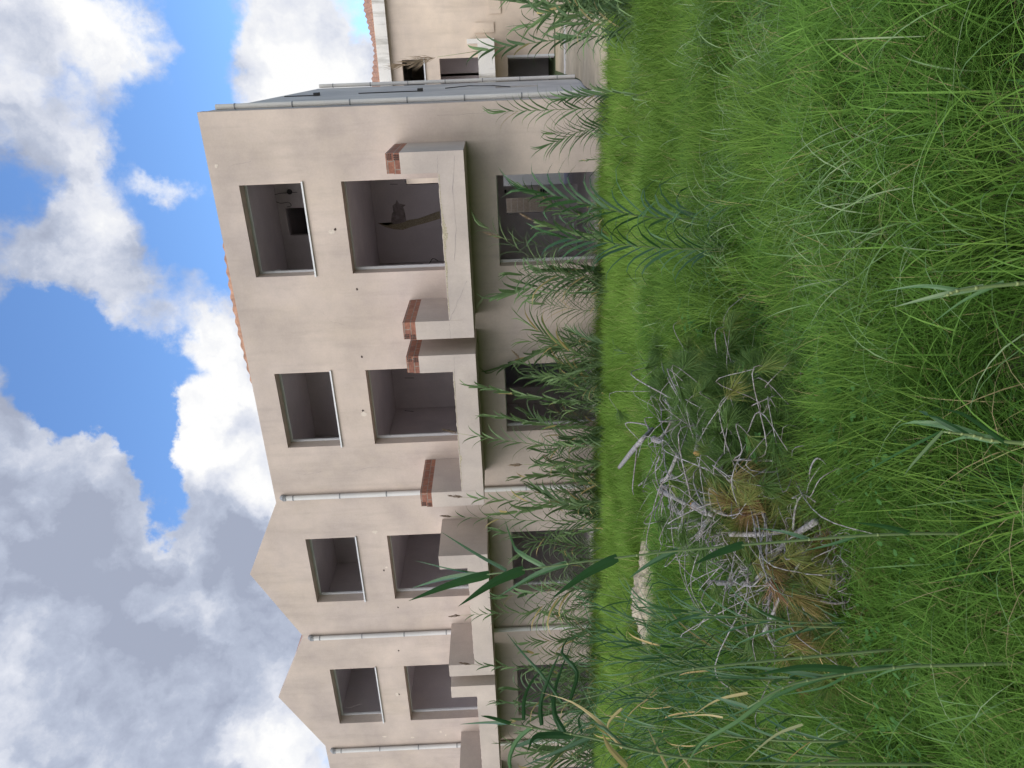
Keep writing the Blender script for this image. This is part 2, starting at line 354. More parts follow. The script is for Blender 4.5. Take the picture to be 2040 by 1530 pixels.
# ------------------------------------------------------------------ main building
YF, YI, YB = 14.0, 14.26, 22.3          # front face, its inner face, back of the row
XR, XL, ZT = -0.87, -21.3, 7.33
VAL = [-9.2, -13.18, -17.1, -21.3]      # valleys between the gables
PEAK = [-11.18, -15.21]; ZP = 8.29
W = [(-3.94, -2.17), (-7.79, -6.02), (-12.12, -10.24), (-16.28, -14.33), (-20.3, -18.4)]   # openings per bay
G = [(-3.91, -2.17), (-7.62, -6.03), (-12.09, -10.29), (-16.28, -14.5), (-20.2, -18.4)]
ZW = (5.64, 6.83); ZD = (2.74, 4.93); ZG = (0.05, 2.03)
b_root = empty('apartment_building', 'long beige unfinished apartment row with empty window openings, balconies and zigzag gables', 'building', (-9, 14, 0))
def wall_grid(m, us, zs, solid, pt, thick):
    """wall with openings: pt(u, z, k) gives the point, k = 0 front, 1 back"""
    nu, nz = len(us)-1, len(zs)-1
    S = [[solid((us[i]+us[i+1])/2, (zs[j]+zs[j+1])/2) for j in range(nz)] for i in range(nu)]
    def q(a): m.add(a, [(0, 1, 2, 3)])
    for i in range(nu):
        for j in range(nz):
            if not S[i][j]: continue
            u0_, u1_, z0, z1 = us[i], us[i+1], zs[j], zs[j+1]
            q([pt(u0_, z0, 0), pt(u1_, z0, 0), pt(u1_, z1, 0), pt(u0_, z1, 0)])
            q([pt(u1_, z0, 1), pt(u0_, z0, 1), pt(u0_, z1, 1), pt(u1_, z1, 1)])
            for di, dj, e in ((-1, 0, (u0_, z0, u0_, z1)), (1, 0, (u1_, z1, u1_, z0)), (0, -1, (u1_, z0, u0_, z0)), (0, 1, (u0_, z1, u1_, z1))):
                a, b = i+di, j+dj
                if 0 <= a < nu and 0 <= b < nz and S[a][b]: continue
                q([pt(e[0], e[1], 0), pt(e[2], e[3], 0), pt(e[2], e[3], 1), pt(e[0], e[1], 1)])
def front_solid(x, z):
    for (a, b), (c, d) in zip(W, G):
        if a < x < b and (ZW[0] < z < ZW[1] or ZD[0] < z < ZD[1]): return False
        if c < x < d and ZG[0] < z < ZG[1]: return False
    return True
us = sorted(set([XL, XR]+[v for p in W+G for v in p])); zs = sorted(set([-0.3, ZT, *ZW, *ZD, *ZG]))
mw = MB(); wall_grid(mw, us, zs, front_solid, lambda u, z, k: (u, YF if k == 0 else YI, z), 0.26)
for i, p in enumerate(PEAK):
    a, b = VAL[i+1], VAL[i]
    mw.add([(a, YF, ZT), (b, YF, ZT), (p, YF, ZP), (a, YI, ZT), (b, YI, ZT), (p, YI, ZP)], [(0, 1, 2), (4, 3, 5), (1, 4, 5, 2), (3, 0, 2, 5)])
mw.build('facade_wall', M['wall'], b_root)
# side wall (falls towards the back), with two slots and small vents
SY = [(14.264, 7.31), (22.3, 6.9)]
zside = lambda y: 7.31+(y-14.264)/(22.3-14.264)*(6.93-7.31)
ms = MB()
sl_o = [(15.9, 16.5, 0.9, 2.0), (18.9, 19.6, 0.9, 1.95)]
def side_solid(y, z): return not any(a < y < b and c < z < d for a, b, c, d in sl_o)
us2 = sorted({14.264, 22.3, *[v for o in sl_o for v in o[:2]]}); zs2 = sorted({-0.6, 6.5, *[v for o in sl_o for v in o[2:]]})
wall_grid(ms, us2, zs2, side_solid, lambda u, z, k: (XR-0.012 if k == 0 else XR-0.25, u, z), 0.2)
ms.add([(XR-0.012, 14.264, 6.5), (XR-0.012, 22.3, 6.5), (XR-0.012, 22.3, zside(22.3)), (XR-0.012, 14.264, zside(14.264)),
        (XR-0.25, 14.264, 6.5), (XR-0.25, 22.3, 6.5), (XR-0.25, 22.3, zside(22.3)), (XR-0.25, 14.264, zside(14.264))], [(0, 1, 2, 3), (5, 4, 7, 6), (3, 2, 6, 7), (1, 5, 6, 2)])
tag(ms.build('side_wall', M['side'], b_root), 'grey rendered end wall of the row')
# roofs
mr_ = MB(); seg = 40
def roof12(x, y):
    t = max(0, y-14.27)/(22.3-14.27)
    bx = max(0, 1-abs((x+4.75)/2.3)**2)
    return 7.27+0.16*bx*max(0, 1-t*0.2)-0.42*t+0.016*math.sin(x*2*math.pi/0.26)
gx = [XR-0.26-i*(9.15-1.13)/260 for i in range(261)]; gy = [14.06, 14.07, 15, 17, 20, 22.5]
nx = len(gx)
mr_.add([(x, y, roof12(x, y) if y > 14.065 else min(7.331, roof12(x, 14.07))) for y in gy for x in gx], [(j*nx+i, j*nx+i+1, (j+1)*nx+i+1, (j+1)*nx+i) for j in range(len(gy)-1) for i in range(nx-1)])
rf = mr_.build('roof', M['tile'], b_root, True)
for i, p in enumerate(PEAK):
    mg = MB(); a, b = VAL[i+1], VAL[i]
    mg.add([(b, YI+0.003, ZT-0.08), (p, YI+0.003, ZP-0.08), (a, YI+0.003, ZT-0.08), (b, YB, ZT-0.08), (p, YB, ZP-0.08), (a, YB, ZT-0.08)], [(0, 1, 4, 3), (1, 2, 5, 4), (3, 4, 5)])
    mg.build('gable_roof', M['tile'], b_root)
mg = MB(); mg.box(XL, -17.1, YI+0.003, YB, 7.2, 7.26); mg.build('roof_slab', M['tile'], b_root)
# row of verge tiles that show over the wall
# floors, party walls, back
mf = MB()
for z0, z1 in ((-0.3, 0.03), (2.45, 2.72), (5.12, 5.36), (7.05, 7.2)):
    mf = MB(); mf.box(XL+0.02, XR-0.27, YI+0.004, YB-0.27, z0, z1); mf.build('floor_slab', M['inner'], b_root)
PART = [-5.03, -9.2, -13.35, -17.1]
mp_ = MB()
for x in PART+[XL+0.13]:
    for z0, z1 in ((0.034, 2.446), (2.724, 5.116), (5.364, 7.046)):
        mp_ = MB(); mp_.box(x-0.1, x+0.1, YI+0.006, YB-0.275, z0, z1); mp_.build('party_wall', M['inner'], b_root)
YP, YP2 = 18.3, 16.9                    # partitions behind the front rooms
P1 = lambda x, y, Y: onY(x, y, Y)
hA = (P1(1009, 426.6, YP).x, P1(1009, 395, YP).x, P1(1100, 410, YP).z, P1(1009, 410, YP).z)
hB = (P1(1003, 373, YP).x, -1.9, 0.034, P1(1003, 360, YP).z)
hC = (P1(808, 368.5, YP).x, -2.05, P1(872, 360, YP).z-0.3, P1(808, 360, YP).z)
hD = (P1(570, 470, YP2).x, P1(570, 415, YP2).x, 5.37, P1(572, 440, YP2).z)
mq = MB()
def part_wall(m, Y, x0, x1, z0, z1, holes, th=0.14):
    uu = sorted({x0, x1, *[h for H_ in holes for h in H_[:2]]}); zz = sorted({z0, z1, *[h for H_ in holes for h in H_[2:]]})
    wall_grid(m, uu, zz, lambda x, z: not any(a < x < b and c < z < d for a, b, c, d in holes), lambda u, z, k: (u, Y if k == 0 else Y+th, z), th)
bays = [(-4.92, XR-0.26), (-9.09, -5.14), (-13.24, -9.31), (-16.99, -13.46), (-21.06, -17.21)]
for i, (a, b) in enumerate(bays):
    part_wall(mq, YP, a+0.003, b-0.003, 0.036, 2.444, [hA, hB] if i == 0 else [(a+0.5, a+1.3, 0.036, 2.1)])
    part_wall(mq, YP, a+0.003, b-0.003, 2.726, 5.114, [hC] if i == 0 else [])
    part_wall(mq, YP2, a+0.003, b-0.003, 5.366, 7.044, [hD] if i == 0 else [])
mq.build('room_wall', M['inner'], b_root)
mb_ = MB()
hA2 = (P1(1009, 432, YB).x, P1(1009, 380, YB).x, 0.3, P1(1004, 410, YB).z)
hB2 = (P1(1003, 374, YB).x, -1.6, -0.2, 2.2)
hC2 = (P1(808, 380, YB).x, -2.3, 2.9, 4.9)
part_wall(mb_, YB-0.25, XL, XR-0.255, -0.6, 6.8, [hA2, (max(hB2[0], hA2[1]+0.1), -1.6, -0.2, 2.2), hC2]+[(x+0.9, x+2.0, z, z+1.2) for x, _ in bays[1:] for z in (0.9, 3.5)], 0.25)
mb_.build('rear_wall', M['wall'], b_root)
# window sills and frames
for k, (a, b) in enumerate(W):
    f = MB()          # pale inner frame left round the opening
    f.box(a-0.02, a+0.035, 14.262, 14.31, ZW[0]-0.02, ZW[1]+0.02); f.box(b-0.03, b+0.02, 14.262, 14.31, ZW[0]-0.02, ZW[1]+0.02); f.box(a+0.036, b-0.031, 14.262, 14.31, ZW[1]-0.05, ZW[1]+0.02)
    fr = f.build('window_frame', M['white'], b_root)
    s = MB(); s.box(a-0.03, b+0.03, 13.965, 14.25, ZW[0]+0.001, ZW[0]+0.032); s.build('window_sill', M['white'], fr)
    f = MB()
    f.box(a-0.02, a+0.05, 14.262, 14.31, ZD[0], ZD[1]+0.02); f.box(b-0.02, b+0.02, 14.262, 14.31, ZD[0], ZD[1]+0.02); f.box(a+0.051, b-0.021, 14.262, 14.31, ZD[1]-0.03, ZD[1]+0.02)
    f.build('door_frame', M['white'], b_root)
    c, d = G[k]; f = MB()
    f.box(c-0.02, c+0.05, 14.262, 14.31, ZG[0], ZG[1]+0.02); f.box(d-0.01, d+0.02, 14.262, 14.31, ZG[0], ZG[1]+0.02); f.box(c+0.05, d-0.01, 14.262, 14.31, ZG[1]-0.02, ZG[1]+0.02)
    f.build('door_frame', M['white'], b_root)
# balconies
def ragged(m, x0, x1, y0, y1, z0, z1, n, amp, rr):
    """low wall whose broken upper edge goes up and down"""
    vs = []; h = [z1+amp*(rr.random()-0.6) for _ in range(n+1)]
    for i in range(n+1):
        x = x0+(x1-x0)*i/n
        vs += [(x, y0, z0), (x, y1, z0), (x, y0, h[i]), (x, y1, h[i]+0.01*(rr.random()-0.5))]
    fs = []
    for i in range(n):
        o = i*4; fs += [(o, o+4, o+6, o+2), (o+5, o+1, o+3, o+7), (o+2, o+6, o+7, o+3)]
    m.add(vs, fs); return h
BAL = [(-4.87, -1.53, 1), (-8.58, -5.2, 1), (-13.34, -9.85, 0), (-17.15, -13.67, 0), (-21.0, -18.0, 0)]
Y0, T = 12.65, 0.35
rr = random.Random(3)
for k, (a, b, hollow) in enumerate(BAL):
    sb = MB(); sb.box(a, b, Y0, YF-0.003, 2.56, 2.72, 't'); sb.box(a+T+0.003, b-T-0.003, Y0+0.18, YF-0.004, 2.70, 2.735)
    bal = sb.build('balcony', M['balcony'], b_root)
    tag(bal, ['balcony with two exposed brick end piers, nearest the grey end wall', 'balcony with brick topped piers before the second doorway', 'balcony with a tall plain side wall beside the first downpipe', 'balcony with plain end piers under the second zigzag gable', 'balcony at the far end of the row'][k])
    zt = 3.63 if hollow else 3.61
    for s, (p0, p1) in enumerate(((a, a+T), (b-T, b))):
        w = MB(); w.box(p0, p1, Y0, YF-0.004, 2.7205, zt, 'b')
        w.build('side_parapet', M['balcony'], bal)
        if hollow:
            e = MB(); e.box(p0+0.004, p1-0.004, Y0+0.004, YF-0.006, zt+0.001, zt+0.118); e.box(p0+0.012, p1-0.01, Y0+0.02, YF-0.006, zt+0.121, zt+0.235)
            br = e.build('exposed_brick', M['brick'], bal)
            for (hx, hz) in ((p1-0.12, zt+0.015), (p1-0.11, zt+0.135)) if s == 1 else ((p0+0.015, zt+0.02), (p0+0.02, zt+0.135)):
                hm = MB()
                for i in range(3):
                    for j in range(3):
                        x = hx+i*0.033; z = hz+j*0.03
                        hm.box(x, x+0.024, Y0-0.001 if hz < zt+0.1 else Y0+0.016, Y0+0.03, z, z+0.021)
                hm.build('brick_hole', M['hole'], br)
    w = MB(); h = ragged(w, a+T+0.001, b-T-0.001, Y0+0.003, Y0+0.15, 2.7205, 3.01, 60, 0.02, rr); w.build('front_parapet', M['balcony'], bal)
    # chipped edge of the low wall: rough lumps along the top
    ch = MB(); n = 46; L_ = (b-a-2*T)
    for i in range(n):
        t0 = (i+0.1)/n
        dpt = 0.006+0.012*rr.random()+(0.085*math.exp(-((t0-0.38)/0.10)**2)+0.04*math.exp(-((t0-0.62)/0.06)**2) if k == 0 else 0.05*math.exp(-((t0-0.72)/0.03)**2))*(0.6+0.6*rr.random())
        x0 = b-T-0.02-L_*0.97*t0; x1 = x0-L_/n*1.02
        d2 = dpt*0.8
        ch.add([(x0, Y0+0.001, 3.0), (x1, Y0+0.001, 3.0), (x1, Y0+0.0005, 3.0-d2), (x0, Y0+0.0005, 3.0-dpt), (x0, Y0+0.1, 3.012), (x1, Y0+0.1, 3.012)], [(0, 3, 2, 1), (0, 1, 5, 4)])
    if k in (0, 1): ch.build('chipped_edge', M['chip'], bal)
# hairline cracks, pock marks
mk = MB()
for x, y in ((711, 576), (721, 711), (723, 818), (668, 457), (765, 1136), (793, 1210), (794, 1296), (795, 1383)):
    p = onY(x, y, YF); n = 9
    ring = [(p.x+(0.02+0.016*rr.random())*math.cos(i*6.283/n), YF-0.0025, p.z+(0.015+0.014*rr.random())*math.sin(i*6.283/n)) for i in range(n)]
    mk = MB(); mk.add([(p.x, YF-0.002, p.z)]+ring, [(0, i+1, (i+1) % n+1) for i in range(n)]); mk.build('pock_mark', M['hole'], b_root)
mk = MB()
for x, y in ((661, 462), (725, 825), (770, 1130), (791, 1383), (767, 1467), (822, 1469), (888, 1464), (878, 1458), (431, 330), (747, 1060), (884, 925)):
    p = onY(x, y, YF); n = 9; sx = 0.02+0.05*rr.random(); sz = 0.02+0.07*rr.random()
    ring = [(p.x+sx*(0.5+0.7*rr.random())*math.cos(i*6.283/n), YF-0.003, p.z+sz*(0.5+0.7*rr.random())*math.sin(i*6.283/n)) for i in range(n)]
    mk = MB(); mk.add([(p.x, YF-0.0045, p.z)]+ring, [(0, i+1, (i+1) % n+1) for i in range(n)]); mk.build('bare_patch', M['patch'], b_root)
# downpipes on the front and on the end wall
def downpipe(x, y, z0, z1, r=0.055, head=True):
    m = MB(); m.tube([(x, y, z0), (x, y, z1)], r, 12); o = m.build('downpipe', M['pipe'], b_root, False)
    for z in [z0+0.5+i*1.05 for i in range(int((z1-z0-0.5)/1.05)+1)]:
        m = MB(); m.tube([(x, y, z-0.012), (x, y, z+0.012)], r+0.006, 12); m.build('bracket', M['metal'], o)
    if head:
        m = MB(); m.tube([(x, y, z1-0.02), (x, y, z1+0.03), (x, y+0.03, z1+0.07), (x, y+0.13, z1+0.07)], [r+0.012, r+0.014, r+0.01, r], 12); m.build('outlet', M['metal'], o)
    return o
for x in (-9.05, -13.2, -17.24): downpipe(x, 13.935, 0.1, 7.08)
downpipe(XR+0.055, 14.36, -0.05, zside(14.4)-0.2, 0.05, False); downpipe(XR+0.055, 22.2, -0.3, zside(22.2)-0.05, 0.05, False)
m = MB()
for (y, z0, z1) in ((18.4, 6.2, 6.9), (18.6, 3.8, 5.2)):
    m = MB(); m.tube([(XR, y, z0), (XR, y, z1)], 0.012, 5)
    m.box(XR-0.008, XR+0.06, y-0.09, y+0.09, z0-0.12, z0); m.build('wall_cable', M['dark'], b_root)
m = MB()
m.tube([(XR, 19.5, 3.2), (XR+0.02, 19.8, 2.6), (XR+0.02, 19.4, 2.0), (XR, 18.9, 1.6)], 0.012, 5)
m.build('wall_cable', M['dark'], b_root)
# inside: broken plaster, loose wires
def flat_patch(name, pts, Y, mat, dz=0.004):
    m = MB(); ps = [onY(x, y, Y) for x, y in pts]; c = sum(ps, Vector())/len(ps)
    m.add([(c.x, Y-dz, c.z)]+[(p.x, Y-dz, p.z) for p in ps], [(0, i+1, (i+1) % len(ps)+1) for i in range(len(ps))])
    return m.build(name, mat, b_root)
z65 = lambda q: [(640+a/6.654, 330+b/6.654) for a, b in q]
flat_patch('bare_patch', z65([(745, 760), (850, 790), (930, 745), (1040, 755), (1180, 715), (1300, 700), (1480, 640), (1570, 600), (1582, 700), (1440, 745), (1200, 810), (1080, 852), (960, 842), (850, 812)]), YP, M['chip'], 0.004)
flat_patch('plaster_hole', z65([(925, 745), (935, 640), (955, 610), (945, 530), (985, 500), (1000, 450), (1030, 500), (1120, 520), (1085, 545), (1105, 600), (1130, 735), (1040, 765), (960, 775)]), YP, M['void'], 0.008)
def wire(pts, Y, mat, r=0.008, name='loose_wire'):
    m = MB(); m.tube(smooth([onY(x, y, Y) for x, y in pts], 14), r, 5); return m.build(name, mat, b_root)
wire([(873, 520), (862, 515), (853, 527), (836, 526), (823, 537)], YP-0.2, M['dark'], 0.01)
wire([(592, 383), (575, 384), (560, 385), (546, 388)], YP2-0.03, M['dark'], 0.006)
wire([(550, 402), (560, 405), (575, 403), (580, 410), (572, 412)], YP2-0.03, M['dark'], 0.006)
m = MB(); p = onY(577, 382, YP2); m.tube([(p.x, YP2-0.06, p.z), (p.x, YP2-0.002, p.z)], [0.05, 0.06], 9); m.build('junction_box', M['dark'], b_root)
wire([(523, 543), (535, 540), (546, 541), (556, 537), (560, 541), (556, 546), (547, 542)], 14.5, M['white'], 0.008)
wire([(699, 1152), (694, 1146), (698, 1138), (710, 1136)], YP2-0.1, M['dark'], 0.008)
wire([(880, 867), (871, 868), (864, 858), (858, 857)], YP-0.1, M['dark'], 0.006)
for pts in (((687, 420), (700, 419)), ((748, 764), (763, 765)), ((806, 753), (825, 753)), ((806, 818), (824, 820)), ((777, 367), (792, 367))):
    wire(pts, 17, M['dark'], 0.006)
m = MB()
for x, y in ((1078, 380), (1083, 380), (1088, 380), (1007, 381)):
    p = onY(x, y, YP); m = MB(); m.box(p.x-0.04, p.x+0.04, YP-0.02, YP-0.001, p.z-0.025, p.z+0.025); m.build('socket_box', M['dark'], b_root)

# ------------------------------------------------------------------ building behind, yard wall
YR = 30.0
r_root = empty('apartment_building', 'smaller ochre building with peeling white cornice and tiled roof, behind the grey end wall', 'building', (3, 30, -0.4))
mrw = MB()
RW = [(-1.9, -0.31), (4.2, 5.8)]
def rs(x, z):
    for a, b in RW:
        if a < x < b and (4.53 < z < 5.39 or 2.2 < z < 3.98 or -0.35 < z < 1.41): return False
    return True
RX0, RX1 = -9.0, 9.0
wall_grid(mrw, sorted({RX0, RX1, *[v for p in RW for v in p]}), sorted({-0.8, 5.81, 4.53, 5.39, 2.2, 3.98, -0.35, 1.41}), rs, lambda u, z, k: (u, YR if k == 0 else YR+0.25, z), 0.25)
mrw.box(RX0, RX0+0.25, YR+0.251, YR+8, -0.8, 5.81); mrw.box(RX1-0.25, RX1, YR+0.251, YR+8, -0.8, 5.81); mrw.box(RX0+0.251, RX1-0.251, YR+7.75, YR+8, -0.8, 5.81)
mrw.build('wall', M['rear'], r_root)
m = MB(); m.box(RX0-0.1, RX1+0.1, YR-0.22, YR+8.1, 5.812, 6.26); m.build('cornice', M['cornice'], r_root)
m = MB(); gx = [RX0-0.1+i*0.045 for i in range(int(18.2/0.045)+1)]
rise = lambda x: 0.25+0.25*max(0, 1-abs((x-1.55)/1.6))+0.35*max(0, 1-abs((x+1.6)/1.7))
vs = []
for x in gx: vs.append((x, YR-0.2, 6.262)); vs.append((x, YR-0.18, 6.30+0.03*math.sin(x*2*math.pi/0.2))); vs.append((x, YR+1.4, 6.32+rise(x)+0.03*math.sin(x*2*math.pi/0.2))); vs.append((x, YR+8, 6.3))
m.add(vs, [(i*4+k, (i+1)*4+k, (i+1)*4+k+1, i*4+k+1) for i in range(len(gx)-1) for k in range(3)])
m.build('roof', M['tile'], r_root, False)
for a, b in RW:
    m = MB(); m.box(a-0.04, b+0.04, YR-0.06, YR+0.2, 4.532, 4.58); m.build('window_sill', M['white'], r_root)
    m = MB(); m.box(a-0.9, b+0.62, YR-1.3, YR-0.002, 1.9, 2.1); m.box(a-0.9, a-0.75, YR-1.3, YR-0.003, 2.101, 2.87); m.box(b+0.47, b+0.62, YR-1.3, YR-0.003, 2.101, 2.87); m.box(a-0.749, b+0.469, YR-1.3, YR-1.15, 2.101, 2.5)
    m.build('balcony', M['cornice'], r_root)
    m = MB(); m.box(b-0.05, b+0.03, YR-0.02, YR+0.1, -0.35, 1.44); m.build('door_frame', M['white'], r_root)
m = MB()
for z in (-0.75, 1.75, 4.2): m.box(RX0+0.26, RX1-0.26, YR+0.26, YR+7.74, z, z+0.22)
m.box(-0.42, -0.3, YR+0.26, YR+5, -0.52, 1.74); m.box(RX0+0.26, RX1-0.26, YR+3.2, YR+3.35, -0.52, 1.749); m.box(RX0+0.26, -1.0, YR+2.2, YR+2.35, 1.98, 4.19); m.box(-0.9, RX1-0.26, YR+2.2, YR+2.35, 1.98, 4.19)
m.build('room_wall', M['inner'], r_root)
m = MB()
for x, y, w_, h_ in ((985, 12, 0.5, 0.45), (965, 55, 0.34, 0.7)):
    p = onY(x, y, YR); m.box(p.x-w_/2, p.x+w_/2, YR-0.05, YR-0.002, p.z-h_/2, p.z+h_/2)
m.build('wall_stub', M['rear'], r_root)
# low white kerb wall and brown block wall beyond the row
kb = MB(); p0, p1 = onY(1128, 157, 25), onY(1141, 100, 25)
kb.box(-0.78, 0.55, 25, 25.2, -0.4, onY(1128, 125, 25).z); kb.box(-0.84, 0.6, 24.96, 25.24, onY(1128, 125, 25).z+0.001, onY(1128, 125, 25).z+0.05)
tag(kb.build('kerb_wall', M['cornice']), 'low white kerb wall across the yard behind the grey end wall', 'wall')
gw = MB(); xg = onY(1050, 386, 26).x; gw.box(-9, xg, 26, 26.3, -0.6, 3.0); gw.box(-9, xg, 25.96, 26.34, 3.001, 3.1)
tag(gw.build('yard_wall', M['stone']), 'brown block wall glimpsed through the ground floor room', 'wall')
pw = MB(); pw.box(onY(1050, 383, 25).x, -2.1, 25.0, 25.25, -0.6, 2.6)
tag(pw.build('yard_wall', M['paint']), 'plain pale grey wall glimpsed through the ground floor doorway', 'wall')

# ------------------------------------------------------------------ grass
def gz(x, y):
    z = 0.40*(1-smst(1, 11, y)) - 0.35*smst(16, 22, y)
    b = 0.05*np.sin(1.3*x+0.7*y)+0.04*np.sin(2.1*y-1.1*x+1)+0.03*np.sin(3.7*x+2.0*y+2)
    return z + b*(1-smst(9.5, 12, y))
def smst(a, b, x):
    t = np.clip((x-a)/(b-a), 0, 1); return t*t*(3-2*t)
def vnoise(x, y, s, seed):
    r = np.random.default_rng(seed); G_ = r.random((64, 64)); x = x/s; y = y/s
    xi = np.floor(x).astype(int); yi = np.floor(y).astype(int); fx = x-xi; fy = y-yi
    fx = fx*fx*(3-2*fx); fy = fy*fy*(3-2*fy)
    g = lambda a, b: G_[a % 64, b % 64]
    return (g(xi, yi)*(1-fx)+g(xi+1, yi)*fx)*(1-fy)+(g(xi, yi+1)*(1-fx)+g(xi+1, yi+1)*fx)*fy
def pix(x, y, z):
    d = np.stack([x, y, z-EYE], 1); dep = d@np.array(Fv)
    return 765+FPX*(d@np.array(Rv))/dep, 1020-FPX*(d@np.array(Uv))/dep, dep
def scatter(n, dmin, dmax, power=1.0):
    """ground points inside a wedge a little wider than the view"""
    d = dmin+(dmax-dmin)*NP.random(n)**power; a = (NP.random(n)*2-1)*(0.62*d+2.2); d = d-1.2*(NP.random(n) < 0.12)
    x = Fv.x*d+Rv.x*a; y = Fv.y*d+Rv.y*a
    return x, y
def npm(x, y):
    ax, ay, bx, by = -2.55, 3.6, -3.7, 6.9
    t = np.clip(((x-ax)*(bx-ax)+(y-ay)*(by-ay))/((bx-ax)**2+(by-ay)**2), 0, 1)
    return 0.42*np.exp(-(np.hypot(x-(ax+t*(bx-ax)), y-(ay+t*(by-ay)))/0.62)**2)
def keep_mask(x, y):
    ok = (y < 13.9) & ((x < -0.9) | (y < 13.3) | (x > 3.2))
    rel = np.stack([x-BK[1].x, y-BK[1].y], 1)
    a = rel@np.array([ax_.x, ax_.y])/ax_.length_squared; b = rel@np.array([bx_.x, bx_.y])/bx_.length_squared
    ok &= ~((np.abs(a) < 0.92) & (b < 0.9) & (b > -1.5-0.5*np.sin(a*9)))
    ok &= npm(x, y) < 0.16+0.10*NP.random(len(x))
    return ok
def blades(name, x, y, h, w, lean, phi, tint, mat, seg=4, curl=0.5, z0=None, root_parent=None):
    n = len(x); z = gz(x, y) if z0 is None else z0
    T_ = np.linspace(0, 1, seg+1); rows = seg*2+1
    P = np.zeros((n, rows, 3), np.float32)
    cx, cy = np.cos(phi), np.sin(phi); tw = phi+np.pi/2+(NP.random(n)-0.5)*1.6; wx, wy = np.cos(tw), np.sin(tw)
    for i, t in enumerate(T_):
        f = t*0.35+0.65*t**2
        hor = lean*h*f; ver = h*(t-curl*np.clip(lean, 0, 1.3)*t**2.4*0.75)
        px = x+cx*hor; py = y+cy*hor; pz = z-0.01+ver
        ww = w*0.5*(1-t**1.7)*(0.7+0.6*min(1, t*3)) if t < 1 else 0*w
        if i < seg:
            P[:, 2*i] = np.stack([px-wx*ww, py-wy*ww, pz], 1); P[:, 2*i+1] = np.stack([px+wx*ww, py+wy*ww, pz], 1)
        else: P[:, 2*seg] = np.stack([px, py, pz], 1)
    base = (np.arange(n)*rows)[:, None]
    quad = np.concatenate([base+np.array([2*i, 2*i+1, 2*i+3, 2*i+2]) for i in range(seg-1)], 1).reshape(n, seg-1, 4)
    tri = base+np.array([2*seg-2, 2*seg-1, 2*seg])
    loops = np.concatenate([quad.reshape(n, -1), tri], 1).ravel().astype(np.int32)
    sizes = np.tile(np.array([4]*(seg-1)+[3]), n); starts = np.concatenate([[0], np.cumsum(sizes)[:-1]]).astype(np.int32)
    me = bpy.data.meshes.new(name); me.vertices.add(n*rows); me.vertices.foreach_set('co', P.ravel())
    me.loops.add(len(loops)); me.loops.foreach_set('vertex_index', loops)
    me.polygons.add(len(sizes)); me.polygons.foreach_set('loop_start', starts)
    at = me.attributes.new('tint', 'FLOAT', 'POINT'); at.data.foreach_set('value', np.repeat(np.clip(tint, 0, 1), rows).astype(np.float32))
    me.materials.append(mat); me.update(calc_edges=True); me.validate()
    o = bpy.data.objects.new(name, me); C.objects.link(o); return o
GD = 1.0
